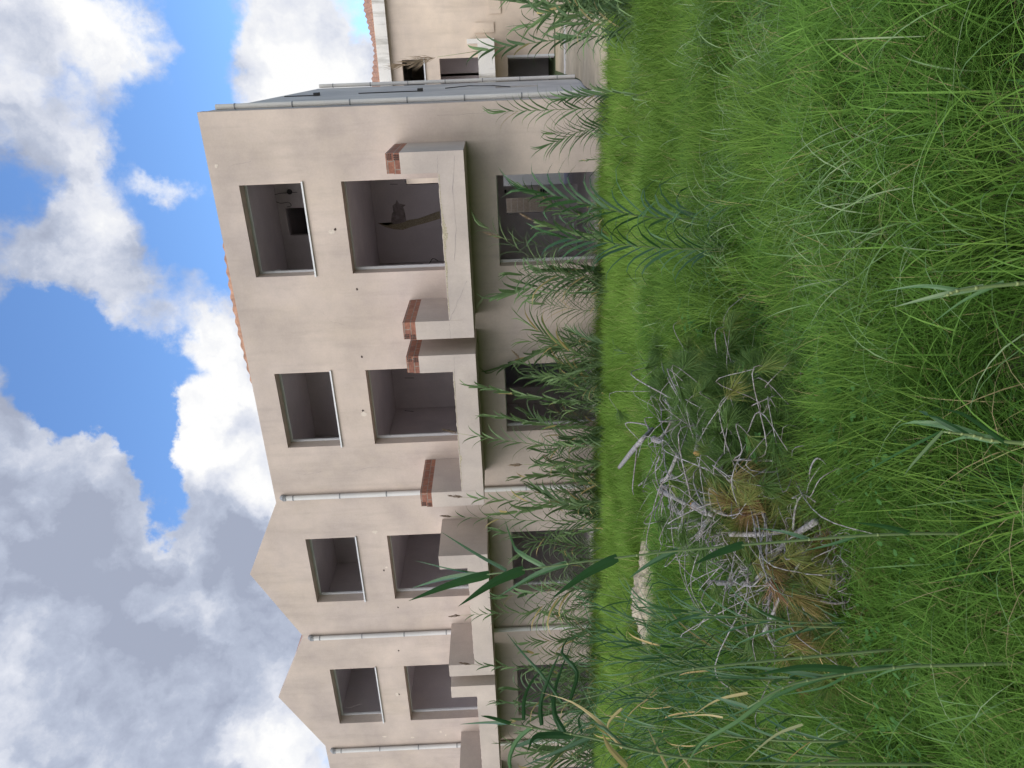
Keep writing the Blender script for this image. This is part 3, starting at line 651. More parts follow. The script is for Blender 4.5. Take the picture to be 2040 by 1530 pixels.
def grass():
    # soft yellow-green sward, far strip and right-hand side
    x, y = scatter(int(300000*GD), 5.0, 19, 0.75); u, v, dep = pix(x, y, gz(x, y))
    clump = vnoise(x, y, 0.35, 1); big = vnoise(x, y, 1.6, 2)
    want = np.clip(0.25+0.9*smst(7.2, 9.5, y)+0.8*smst(700, 1000, u)*smst(3.5, 5, y), 0, 1)
    k = keep_mask(x, y) & (NP.random(len(x)) < want*(0.55+0.45*smst(0.25, 0.5, clump)))
    x, y, clump, big, dep = x[k], y[k], clump[k], big[k], dep[k]; n = len(x)
    h = (0.20+0.20*clump+0.08*big)*(0.6+0.7*NP.random(n)); h *= np.where(y > 11.8, 0.8, 1)
    phi = vnoise(x, y, 0.45, 3)*11+(NP.random(n)-0.5)*3.6
    tint = 0.15+0.5*vnoise(x, y, 0.8, 4)+0.4*(NP.random(n)-0.5)+0.28*smst(7.5, 10, y)
    tint = np.where(NP.random(n) < 0.025, 1.0, np.clip(tint, 0, 0.88))
    tag(blades('lawn_grass', x, y, h, 0.0028+0.00036*dep, 0.25+0.55*NP.random(n), phi, tint, M['grass_a'], 3), 'soft yellow-green grass filling the meadow up to the reeds', 'grass', kind='stuff')
    # deeper green blades over the middle and the foreground
    x, y = scatter(int(480000*GD), 1.3, 9.5, 0.85); u, v, dep = pix(x, y, gz(x, y))
    clump = vnoise(x, y, 0.28, 5)
    want = np.clip(1.0-0.75*smst(800, 1100, u)*smst(3.6, 5, y)-0.6*smst(7.5, 9, y), 0.05, 1)
    k = keep_mask(x, y) & (NP.random(len(x)) < want*(0.35+0.65*smst(0.25, 0.55, clump)))
    x, y, clump, dep = x[k], y[k], clump[k], dep[k]; n = len(x)
    h = (0.15+0.24*clump)*(0.5+0.8*NP.random(n))*(0.85+0.15*smst(2, 3.5, dep))
    phi = vnoise(x, y, 0.35, 6)*11+(NP.random(n)-0.5)*3.2
    tint = 0.2+0.55*vnoise(x, y, 0.7, 7)+0.4*(NP.random(n)-0.5)
    tint = np.where(NP.random(n) < 0.035, 1.0, np.clip(tint, 0, 0.9))
    tag(blades('meadow_grass', x, y, h, 0.0021+0.0006*dep, 0.35+0.8*NP.random(n), phi, tint, M['grass_b'], 4, 0.6), 'deep green tangled grass of the foreground', 'grass', kind='stuff')
    # long upright tufts, yellow-green, right-hand middle
    x, y = scatter(int(80000*GD), 2.0, 8.5, 0.9); u, v, dep = pix(x, y, gz(x, y)); c = vnoise(x, y, 0.45, 8)
    k = keep_mask(x, y) & (c > 0.56-0.08*smst(600, 1100, u)) & (NP.random(len(x)) < 0.25+0.75*smst(300, 900, u))
    x, y, dep, c = x[k], y[k], dep[k], c[k]; n = len(x)
    h = (0.32+0.35*(c-0.5)+0.16*NP.random(n))*(0.75+0.25*NP.random(n)); phi = vnoise(x, y, 0.3, 9)*11+(NP.random(n)-0.5)*3.0
    tag(blades('tuft_grass', x, y, h, 0.0028+0.0006*dep, 0.25+0.6*NP.random(n), phi, np.clip(0.15+0.6*NP.random(n), 0, 0.9), M['grass_a'], 5, 0.5), 'long leaning tufts of fine yellow-green grass', 'grass', kind='stuff')
    # grey-green flattened coarse blades
    x, y = scatter(int(26000*GD), 1.4, 9.5, 0.9); u, v, dep = pix(x, y, gz(x, y)); c = vnoise(x, y, 0.7, 10)
    lie = smst(0.55, 0.75, c)
    k = keep_mask(x, y) & (NP.random(len(x)) < 0.05+0.75*lie*(0.15+0.85*smst(700, 1100, u)))
    x, y, dep, lie = x[k], y[k], dep[k], lie[k]; n = len(x)
    h = (0.22+0.2*NP.random(n)); phi = vnoise(x, y, 0.35, 12)*14+(NP.random(n)-0.5)*3
    tag(blades('coarse_grass', x, y, h, 0.0035+0.0006*dep, 0.7+0.9*NP.random(n), phi, NP.random(n), M['grass_c'], 6, 0.75, gz(x, y)+0.05+0.1*NP.random(n)), 'flattened grey-green coarse grass blades', 'grass', kind='stuff')
    # broad long blades closest to the camera
    x, y = scatter(int(4200*GD), 1.2, 3.4, 0.8); u, v, dep = pix(x, y, gz(x, y)); k = (NP.random(len(x)) < 0.15+0.7*smst(700, 1300, u)); x, y = x[k], y[k]; n = len(x)
    h = 0.30+0.25*NP.random(n); phi = NP.random(n)*6.283
    tag(blades('broad_grass', x, y, h, 0.005+0.003*NP.random(n), 0.5+0.9*NP.random(n), phi, 0.35+0.55*NP.random(n), M['grass_b'], 8, 0.75), 'broad arching grass blades nearest the camera', 'grass', kind='stuff')
    # dry straw stems, and stiff short broad blades among the fine ones
    x, y = scatter(9000, 1.6, 11, 0.9); c = vnoise(x, y, 0.6, 21); k = keep_mask(x, y) & (c > 0.45); x, y = x[k], y[k]; n = len(x)
    tag(blades('dry_straw', x, y, 0.18+0.28*NP.random(n), 0.0035+0*x, 0.4+1.0*NP.random(n), NP.random(n)*6.283, NP.random(n), M['straw'], 5, 0.7), 'scattered dry straw stems in the grass', 'dry grass', kind='stuff')
    x, y = scatter(26000, 1.5, 8, 0.9); c = vnoise(x, y, 0.4, 23); k = keep_mask(x, y) & (c > 0.5); x, y = x[k], y[k]; n = len(x)
    tag(blades('blade_weed', x, y, 0.10+0.16*NP.random(n), 0.008+0.006*NP.random(n), 0.5+0.8*NP.random(n), NP.random(n)*6.283, 0.2+0.7*NP.random(n), M['weed'], 5, 0.6), 'short broad-bladed herbs mixed into the grass', 'ground cover', kind='stuff')
    # small clover-like leaves low in the sward
    x, y = scatter(int(45000*GD), 1.6, 9, 0.9); u, v, dep = pix(x, y, gz(x, y)); c = vnoise(x, y, 0.5, 14)
    k = keep_mask(x, y) & (c > 0.58) & (u < 1150) & (dep > 2.7); x, y, c = x[k], y[k], c[k]; n = len(x)
    z = gz(x, y)+0.06+0.16*NP.random(n); s = 0.007+0.010*NP.random(n)
    A = NP.random(n)*6.283; tx, ty = (NP.random(n)-0.5)*1.1, (NP.random(n)-0.5)*1.1
    ang = np.array([0, 0.9, 1.7, 2.5, 3.14, 3.78, 4.58, 5.38]); rad = np.array([1.1, 1.0, 0.95, 0.75, 0.5, 0.75, 0.95, 1.0])
    co = np.stack([x[:, None]+s[:, None]*rad*np.cos(ang+A[:, None]), y[:, None]+s[:, None]*rad*np.sin(ang+A[:, None])], 2)
    zz = z[:, None]+(co[:, :, 0]-x[:, None])*tx[:, None]+(co[:, :, 1]-y[:, None])*ty[:, None]
    P = np.concatenate([co, zz[:, :, None]], 2).astype(np.float32)
    me = bpy.data.meshes.new('clover'); me.vertices.add(n*8); me.vertices.foreach_set('co', P.ravel()); me.loops.add(n*8); me.loops.foreach_set('vertex_index', np.arange(n*8, dtype=np.int32))
    me.polygons.add(n); me.polygons.foreach_set('loop_start', np.arange(n, dtype=np.int32)*8)
    at = me.attributes.new('tint', 'FLOAT', 'POINT'); at.data.foreach_set('value', np.repeat(NP.random(n), 8).astype(np.float32))
    me.materials.append(M['weed']); me.update(calc_edges=True)
    o = bpy.data.objects.new('clover', me); C.objects.link(o); tag(o, 'small round clover leaves low in the grass', 'ground cover', kind='stuff')
grass()

# ------------------------------------------------------------------ reeds
def plume_mesh(m, p, d, L_, rr, tint=0.4):
    d = d.normalized(); a = d.cross(Vector((0.2, 0.9, 0.1))).normalized(); b = d.cross(a)
    for i in range(70):
        t = rr.random(); w = rr.random()*6.283; o = p+d*L_*t*0.85
        out = (a*math.cos(w)+b*math.sin(w)); r = L_*0.20*(1-t*0.75)*(0.3+0.7*min(1, t*4))
        q = o+out*r*(0.4+0.6*rr.random())+d*L_*0.26
        m.tube([o, o.lerp(q, 0.5)+out*r*0.15, q], [0.0022, 0.0035, 0.0008], 3, False, min(1, max(0, tint+0.4*(rr.random()-0.5))))
def reed_meshes(H, lean, az, rr, nleaf=16, leafL=0.42, leafW=0.028, plume=0, bare=0.12, dry=0.03, spread=0.9, pl_tint=0.4, droop=0.35):
    """stalk, foliage and plume of one cane standing at the origin"""
    ld = Vector((math.cos(az), math.sin(az), 0)); st = MB(); fo = MB()
    top = Vector((0, 0, H*(1-0.25*lean*lean)))+ld*H*lean
    line = smooth([(0, 0, -0.05), Vector((0, 0, H*0.45))+ld*H*lean*0.22, top], 12)
    r = 0.0045+0.0022*H
    st.tube(line, [r*(1-0.75*i/11) for i in range(12)], 6, True, 0.4)
    def at(t):
        s = t*11; k = min(10, int(s)); return line[k].lerp(line[k+1], s-k), (line[k+1]-line[k]).normalized()
    plane = rr.random()*6.283
    for i in range(nleaf):
        t = bare+(1-bare)*(i+0.3*rr.random())/nleaf
        p, d = at(min(0.995, t)); sgn = 1 if i % 2 else -1
        w = plane+(0 if sgn > 0 else math.pi)+(rr.random()-0.5)*spread
        out = Vector((math.cos(w), math.sin(w), 0)); out = (out-d*out.dot(d)).normalized()
        L_ = leafL*(0.55+0.6*math.sin(math.pi*min(1, 0.2+0.75*t)))*(0.75+0.5*rr.random())
        e = 0.95+0.55*t+0.35*(rr.random()-0.5)
        g = Vector((0, 0, -1))*L_*droop*(1.25-t)*(0.5+rr.random())
        p1 = p+(out*0.75+d*e).normalized()*L_*0.4; p2 = p+(out*0.9+d*e*0.95).normalized()*L_*0.75+g*0.3; p3 = p+(out*1.0+d*e*0.8).normalized()*L_+g
        tint = 0.25+0.5*rr.random() if rr.random() > dry else 1.0
        fo.leaf([p, p1, p2, p3], leafW*(0.7+0.5*rr.random()), d, tint, 0.3, 7)
    p, d = at(0.999)
    pm = None
    if plume:
        pm = MB(); q = p+d*plume*0.8+Vector((0, 0, -0.02)); st.tube([p, p.lerp(q, 0.5), q], [0.004, 0.003, 0.003], 5, True, 0.9)
        bend = (d+ld*0.25*lean*3+Vector((rr.random()-0.5, rr.random()-0.5, 0))*0.25)
        plume_mesh(pm, q, bend, plume, rr, pl_tint)
    else:
        for k in range(3): fo.leaf([p, p+d*leafL*0.5+Vector((rr.random()-0.5, rr.random()-0.5, 0))*0.08, p+d*leafL*0.85+Vector((rr.random()-0.5, rr.random()-0.5, -0.1))*0.3], leafW*0.7, Vector((rr.random()-0.5, rr.random()-0.5, 0.2)), 0.6, 0.3, 6)
    return st, fo, pm
def reed(loc, label, group, H, mats=('stalk', 'reed'), **kw):
    rr = random.Random(kw.pop('seed', R_.random()))
    root = empty('giant_reed', label, 'reed', loc, group)
    lean, az = kw.pop('lean', 0.15), kw.pop('az', 0)
    st, fo, pm = reed_meshes(H, lean, az, rr, **kw)
    for mb, nm, mt in ((st, 'stalk', mats[0]), (fo, 'foliage', mats[1]), (pm, 'plume', 'plume')):
        if mb is None: continue
        mb.v = [tuple(Vector(p)+Vector(loc)) for p in mb.v]; mb.build(nm, M[mt], root, nm == 'stalk')
    return root
def reed_px(base, tip, Y, label, group=None, **kw):
    """cane whose foot and tip are seen at these photograph points, standing Y metres out"""
    B = onY(*base, Y); B.z = ground(B.x, B.y); Tp = onY(*tip, Y)
    hor = Tp.x-B.x; H = max(0.3, Tp.z-B.z); lean = abs(hor)/H
    Hh = H/(1-0.25*lean*lean); lean = abs(hor)/Hh
    return reed(tuple(B), label, group, Hh, lean=lean, az=0 if hor > 0 else math.pi, **kw)
GB = 'reeds along the foot of the long building'
tall = [  # (foot, tip, distance, plume length, label)
 ((1205, 70), (950, 102), 11.5, 0.75, 'tall reed with a brown plume standing upright before the ochre rear building'),
 ((1215, 20), (935, -12), 11.2, 0.35, 'reed with a leaning brown plume at the right end of the meadow'),
 ((1205, 215), (1008, 222), 12.6, 0, 'lone feathery reed before the bare wall right of the first balcony'),
 ((1205, 250), (1100, 285), 12.6, 0, 'short broad-leaved reed at the right jamb of the first doorway'),
 ((1205, 500), (1030, 480), 12.9, 0.35, 'reed with a nodding tan plume before the first ground floor doorway'),
 ((1200, 470), (1080, 445), 12.8, 0.25, 'smaller reed with a tan plume in the middle of the first doorway'),
 ((1205, 560), (975, 455), 12.7, 0, 'reed leaning far right with a bare feathered tip below the first balcony'),
 ((1215, 680), (1058, 680), 12.7, 0, 'palm-like reed tip between the first and second doorways'),
 ((1215, 620), (1085, 605), 12.7, 0, 'upright leafy reed left of the first doorway'),
 ((1230, 790), (1050, 725), 12.6, 0.22, 'reed with a thin dark plume at the right edge of the second doorway'),
 ((1230, 800), (955, 770), 12.5, 0, 'tallest leafy reed arching before the second doorway'),
 ((1230, 850), (985, 830), 12.5, 0, 'bushy reed at the left side of the second doorway'),
 ((1230, 890), (942, 868), 12.2, 0.34, 'reed with a dark plume rising over the second balcony front'),
 ((1230, 920), (1065, 925), 12.4, 0.3, 'reed with a drooping brown plume right of the first downpipe'),
 ((1230, 965), (1120, 935), 12.6, 0.3, 'low reed with two heavy brown plumes before the downpipe'),
 ((1235, 1000), (945, 992), 12.2, 0.3, 'slim reed with a black plume across the left pier of the second balcony'),
 ((1235, 1035), (915, 1030), 12.0, 0.22, 'slender twin-tipped reed before the tall plain balcony side wall'),
 ((1235, 1090), (1005, 1060), 12.3, 0, 'reed at the right edge of the third doorway'),
 ((1235, 1210), (935, 1225), 12.2, 0.26, 'reed with a black plume before the third balcony low wall'),
 ((1240, 1330), (955, 1325), 12.2, 0.26, 'reed with a black plume before the left pier of the third balcony'),
 ((1235, 1270), (1055, 1280), 12.5, 0, 'reed with a star of leaves beside the second downpipe'),
 ((1240, 1400), (1000, 1400), 12.3, 0, 'reed reaching the underside of the fourth balcony'),
 ((1240, 1470), (1010, 1480), 12.2, 0, 'reed at the far left of the building row'),
]
for i, (b0, t0, Y, pl, lab) in enumerate(tall):
    reed_px(b0, t0, Y, lab, GB, nleaf=R_.randint(22, 30), leafL=0.50, leafW=0.048, plume=pl, bare=0.05, pl_tint=0.15 if t0[0] < 960 and t0[1] > 500 else 0.6, seed=i*7+1, droop=0.08+0.14*R_.random())
# thicket of shorter canes: a few kinds, each copied with its parts
proto = []
for k in range(9):
    st, fo, pm = reed_meshes(0.95+0.1*k, 0.1+0.13*(k % 4), k*1.7, random.Random(50+k), nleaf=17+k % 4*3, leafL=0.44+0.06*(k % 4), leafW=0.044+0.008*(k % 3), plume=0, bare=0.02, dry=0.05, droop=0.04+0.10*(k % 4), spread=0.6+0.5*(k % 3))
    proto.append((st, fo))
meshes = {}
def place_reed(k, loc, rz, s, label, group):
    root = empty('giant_reed', label, 'reed', loc, group); root.rotation_euler = (0, 0, rz); root.scale = (s, s, s)
    if k not in meshes:
        a = proto[k][0].build('stalk', M['stalk']); b = proto[k][1].build('foliage', M['reed']); a.parent = root; b.parent = root; meshes[k] = (a, b)
    else:
        for o in meshes[k]:
            c = o.copy(); C.objects.link(c); c.parent = root
    return root
zones = [(-18.3, -13.5, 36, 'left of the second downpipe, before the far doorways'), (-13.5, -9.3, 36, 'between the two downpipes, before the third doorway'),
         (-9.3, -7.6, 24, 'below the left half of the second balcony'), (-7.6, -5.8, 22, 'before the second doorway'), (-5.8, -3.8, 24, 'before the wall between the first two doorways'), (-3.8, -1.6, 12, 'before the first doorway'), (-1.6, -0.7, 4, 'at the right corner of the long building')]
for x0, x1, n, where in zones:
    for i in range(n):
        x = x0+(x1-x0)*R_.random(); cl_ = 0.5+0.5*math.sin(x*4.1+1.3*math.sin(x*1.7))
        if R_.random() > 0.15+0.85*cl_: x += (0.75 if math.cos(x*4.1+1.3*math.sin(x*1.7)) > 0 else -0.75)*0.6
        y = 12.1+1.4*R_.random()
        s = (0.38+1.05*R_.random()**2)*(0.75+0.4*cl_)
        if x > -3.8: s *= 0.72
        if x < -13: s *= 1.15
        place_reed(R_.randrange(9), (x, y, ground(x, y)), R_.random()*6.283, s, ('short' if s < 0.85 else 'waist-high' if s < 1.1 else 'tall')+' bushy green reed in the thicket '+where, 'reed thicket '+where)
# big clump at the right edge of the photograph, closer to the camera
cl = ['front', 'middle', 'rear']
for i in range(24):
    p = onY(1215+R_.random()*25, -90+R_.random()*155, 9.4+2.2*R_.random()); p.z = ground(p.x, p.y)
    h = 0.8+0.75*R_.random()
    reed(tuple(p), ('low' if h < 1.0 else 'middling' if h < 1.3 else 'high')+' broad-leaved reed of the clump at the right end of the meadow', 'reed clump at the right end of the meadow', h, lean=0.1+0.25*R_.random(), az=R_.random()*6.28, nleaf=15, leafL=0.52, leafW=0.05, bare=0.05, droop=0.25+0.3*R_.random(), seed=300+i)
# middle distance canes standing in the grass
reed_px((1400, 440), (1085, 385), 5.6, 'large reed with broad drooping leaves, right one of the pair in the mid meadow', 'pair of reeds in the mid meadow', nleaf=26, leafL=0.46, leafW=0.038, bare=0.1, droop=0.55, seed=5, spread=0.6, dry=0, mats=('stalk', 'nearreed'))
reed_px((1490, 495), (1130, 474), 5.0, 'large upright reed, left one of the pair in the mid meadow', 'pair of reeds in the mid meadow', nleaf=28, leafL=0.38, leafW=0.034, bare=0.12, droop=0.45, seed=9, spread=0.6, dry=0, mats=('stalk', 'nearreed'))
reed_px((1340, 730), (1240, 700), 7.0, 'small dark reed between the brushwood and the second doorway thicket', 'small reeds in the grass', nleaf=10, leafL=0.2, leafW=0.012, seed=12)
reed_px((1270, 190), (1205, 182), 9.5, 'small reed at the meadow edge before the right corner of the building', 'small reeds in the grass', nleaf=9, leafL=0.28, leafW=0.022, seed=13, droop=0.6)
reed_px((1250, 275), (1205, 268), 9.5, 'small arching reed at the meadow edge right of the first doorway', 'small reeds in the grass', nleaf=8, leafL=0.3, leafW=0.024, seed=14, droop=0.8)
# finer reeds on the left, between the camera and the bank
for i in range(46):
    d = 3.2+5.0*R_.random(); yy = 1215+330*R_.random(); q = atD(1500, yy, d); x, y = q.x, q.y
    h = 0.6+0.55*R_.random()
    reed((x, y, ground(x, y)), ('low' if h < 0.8 else 'mid-height' if h < 1.0 else 'high')+' thin-leaved green reed left of the brushwood pile, '+('in the front' if d < 4.6 else 'in the middle' if d < 6.4 else 'at the back')+' of its stand', 'thin reeds left of the brushwood pile', h, lean=0.1+0.3*R_.random(), az=R_.random()*6.28, nleaf=11, leafL=0.34, leafW=0.013, bare=0.1, dry=0.06, droop=0.2, seed=600+i, mats=('stalk', 'nearreed'))

# the big canes right in front of the camera, leaf by leaf
def near_reed(stalk, D, leaves, label, group=None, r=0.006):
    """stalk: photograph points from foot to tip; leaves: (points, width, tint, depth change at the tip)"""
    foot = atD(*stalk[0], D); foot.z = ground(foot.x, foot.y)
    root = empty('giant_reed', label, 'reed', tuple(foot), group)
    m = MB(); pts = [Vector(foot)]+[atD(x, y, D) for x, y in stalk[1:]]
    P = smooth(pts, 16); m.tube(P, [r*(1-0.6*i/15) for i in range(16)], 8, True, 0.35); 
    for i in range(2, 15, 2): m.tube([P[i]-Vector((0, 0, 0.004)), P[i]+Vector((0, 0, 0.004))], r*(1-0.6*i/15)*1.18, 8, True, 0.9)
    m.build('stalk', M['stalk'], root, True)
    m = MB()
    for pts, w, tint, dd in leaves:
        n = len(pts); q = [atD(x, y, D+dd*(i/(n-1))**1.3) for i, (x, y) in enumerate(pts)]
        sidev = (Fv*0.85+Uv*0.4+Rv*0.25*(1 if dd > 0 else -1)).normalized()
        m.leaf(q, w, sidev, tint, 0.35, 10, 0.8)
    m.build('foliage', M['nearreed'], root)
    return root
near_reed([(2040, 1060), (1941, 1063), (1818, 1063), (1715, 1067), (1612, 1075), (1488, 1085), (1352, 1097), (1231, 1111), (1131, 1123), (1045, 1135), (958, 1146)], 2.5, [
 ([(975, 1144), (900, 1164), (814, 1197)], 0.030, 0.4, -0.10), ([(958, 1146), (890, 1153), (820, 1172)], 0.026, 0.55, 0.15), ([(1045, 1135), (985, 1160), (913, 1208)], 0.034, 0.35, -0.12),
 ([(1131, 1123), (1065, 1148), (992, 1189)], 0.030, 0.45, 0.14), ([(1231, 1111), (1170, 1142), (1099, 1192)], 0.034, 0.35, -0.12), ([(1352, 1096), (1300, 1122), (1253, 1152)], 0.030, 0.3, 0.1),
 ([(1483, 1084), (1430, 1102), (1383, 1124)], 0.026, 0.3, -0.1), ([(1009, 1137), (950, 1105), (879, 1060)], 0.014, 0.3, 0.2), ([(1085, 1130), (1037, 1103), (1020, 1075), (1006, 1036)], 0.018, 0.8, 0.2),
 ([(958, 1144), (900, 1135), (828, 1117)], 0.010, 0.5, 0.2), ([(1612, 1075), (1560, 1060), (1500, 1052)], 0.016, 0.3, 0.15), ([(1715, 1067), (1660, 1085), (1600, 1098)], 0.02, 0.4, 0.1), ([(1818, 1063), (1770, 1050), (1700, 1040)], 0.018, 0.5, -0.1)],
 'tall dark foreground reed with stiff alternate leaves rising over the third balcony')
near_reed([(2040, 1322), (1900, 1325), (1780, 1330), (1640, 1350), (1560, 1370), (1489, 1410)], 2.3, [
 ([(1836, 1326), (1780, 1336), (1720, 1360)], 0.026, 0.75, 0.1), ([(1780, 1330), (1640, 1352), (1520, 1400), (1425, 1440)], 0.030, 0.45, 0.2), ([(1700, 1335), (1600, 1330), (1500, 1345)], 0.022, 0.35, -0.1),
 ([(1640, 1350), (1560, 1338), (1480, 1330), (1400, 1338)], 0.020, 0.3, 0.2), ([(1560, 1370), (1470, 1440), (1400, 1480), (1365, 1530)], 0.026, 0.8, 0.1), ([(1700, 1342), (1640, 1372), (1560, 1385)], 0.024, 0.5, 0.15), ([(1489, 1410), (1440, 1395), (1390, 1385)], 0.016, 0.4, 0.1)],
 'tall pale-jointed foreground reed bending left over the thin reeds')
near_reed([(1700, 1535), (1500, 1520), (1300, 1500), (1180, 1470), (1060, 1450), (1014, 1442)], 2.6, [
 ([(1014, 1442), (970, 1441), (916, 1443)], 0.020, 0.35, 0.1), ([(1018, 1442), (980, 1430), (958, 1426)], 0.012, 0.3, -0.1), ([(1060, 1450), (1030, 1478), (1015, 1520), (1030, 1560)], 0.024, 0.75, 0.1),
 ([(1110, 1458), (1060, 1478), (1022, 1490), (1022, 1472)], 0.030, 0.2, 0.1), ([(1180, 1470), (1110, 1500), (1035, 1530)], 0.026, 0.15, 0.1), ([(1143, 1466), (1090, 1465), (1064, 1470), (1050, 1500)], 0.024, 0.15, -0.1),
 ([(1250, 1490), (1180, 1440), (1120, 1470), (1085, 1330)], 0.012, 0.4, 0.2), ([(1240, 1490), (1195, 1440), (1140, 1400), (1080, 1380)], 0.014, 0.98, 0.2), ([(1250, 1528), (1215, 1490), (1200, 1460)], 0.022, 0.98, -0.1),
 ([(1330, 1530), (1310, 1490), (1290, 1450)], 0.010, 0.97, 0.1), ([(1300, 1505), (1315, 1475), (1345, 1455)], 0.016, 0.82, 0.1), ([(1375, 1530), (1355, 1500), (1350, 1480)], 0.009, 0.97, 0.1)],
 'foreground reed at the lower left with dark curled and straw-dry leaves')
near_reed([(1560, 1300), (1400, 1330), (1270, 1360), (1190, 1385), (1120, 1400)], 2.9, [
 ([(1120, 1400), (1080, 1345), (1040, 1300), (1010, 1262)], 0.012, 0.3, 0.2), ([(1137, 1395), (1150, 1340), (1120, 1300), (1138, 1262)], 0.020, 0.2, 0.1), ([(1125, 1460), (1105, 1420), (1110, 1360), (1145, 1268)], 0.024, 0.15, 0.1),
 ([(1080, 1445), (1078, 1400), (1098, 1340), (1118, 1296)], 0.020, 0.15, 0.0), ([(1044, 1435), (1046, 1390), (1066, 1350), (1100, 1320)], 0.018, 0.2, 0.1), ([(1160, 1460), (1155, 1430), (1185, 1400)], 0.014, 0.2, 0.1),
 ([(1240, 1412), (1215, 1438), (1210, 1462)], 0.02, 0.96, 0.05), ([(1490, 1382), (1430, 1396), (1380, 1425)], 0.02, 0.96, 0.1), ([(1440, 1430), (1400, 1425), (1340, 1430)], 0.012, 0.97, 0.1), ([(1600, 1445), (1540, 1470), (1470, 1530)], 0.024, 0.92, 0.1)],
 'foreground reed with long curved dark leaves hanging before the fourth doorway')
near_reed([(2060, 905), (2000, 880), (1940, 868), (1880, 860)], 1.9, [
 ([(1990, 878), (1930, 872), (1870, 888)], 0.022, 0.8, 0.1), ([(1960, 872), (1880, 848), (1800, 845), (1775, 872)], 0.02, 0.8, 0.2), ([(1930, 868), (1860, 830), (1830, 818)], 0.016, 0.3, 0.1), ([(1880, 860), (1790, 905), (1700, 955), (1640, 985)], 0.018, 0.45, 0.4), ([(2010, 885), (1960, 850), (1920, 825), (1880, 815)], 0.016, 0.35, -0.1), ([(1880, 860), (1820, 925), (1800, 950)], 0.016, 0.85, 0.1)],
 'low foreground reed with drooping silvery leaves at the bottom middle')
near_reed([(2080, 545), (1960, 572), (1880, 590)], 1.7, [([(1960, 572), (1870, 590), (1780, 612)], 0.016, 0.85, 0.1), ([(2000, 562), (1920, 600), (1850, 650)], 0.012, 0.8, 0.1), ([(1920, 580), (1840, 570), (1760, 580)], 0.010, 0.7, 0.1)],
 'bright yellow-green foreground shoot low at the bottom right of the brushwood')
# young leafy weed beside the brushwood
def weed(x, y, n, s, label, seed):
    rr = random.Random(seed); p = hit(x, y); root = empty('leafy_weed', label, 'weed', tuple(p)); st = MB(); fo = MB()
    for i in range(n):
        w = rr.random()*6.283; q = p+Vector((math.cos(w)*s*rr.random(), math.sin(w)*s*rr.random(), 0.08+0.22*rr.random()))
        st.tube([p+Vector((0, 0, -0.02)), p.lerp(q, 0.6)+Vector((0, 0, 0.02)), q], 0.002, 4, False, 0.3)
        for k in range(3):
            a = w+2.1*k; d = Vector((math.cos(a), math.sin(a), 0.25)); fo.leaf([q, q+d*0.028, q+d*0.055+Vector((0, 0, -0.008))], 0.036, Vector((0, 0, 1)), rr.random(), 0.15, 5, 0.5)
    st.build('stem', M['weed'], root); fo.build('foliage', M['weed'], root)
weed(1575, 765, 22, 0.12, 'pale leafy weed at the right foot of the brushwood pile', 1)
weed(1440, 640, 16, 0.16, 'low bright weed in the grass right of the brushwood pile', 2)
weed(1425, 610, 12, 0.12, 'small heart-leaved weed in the grass left of the pair of reeds', 4)
weed(1600, 880, 10, 0.14, 'small weed in the grass below the brushwood pile', 3)

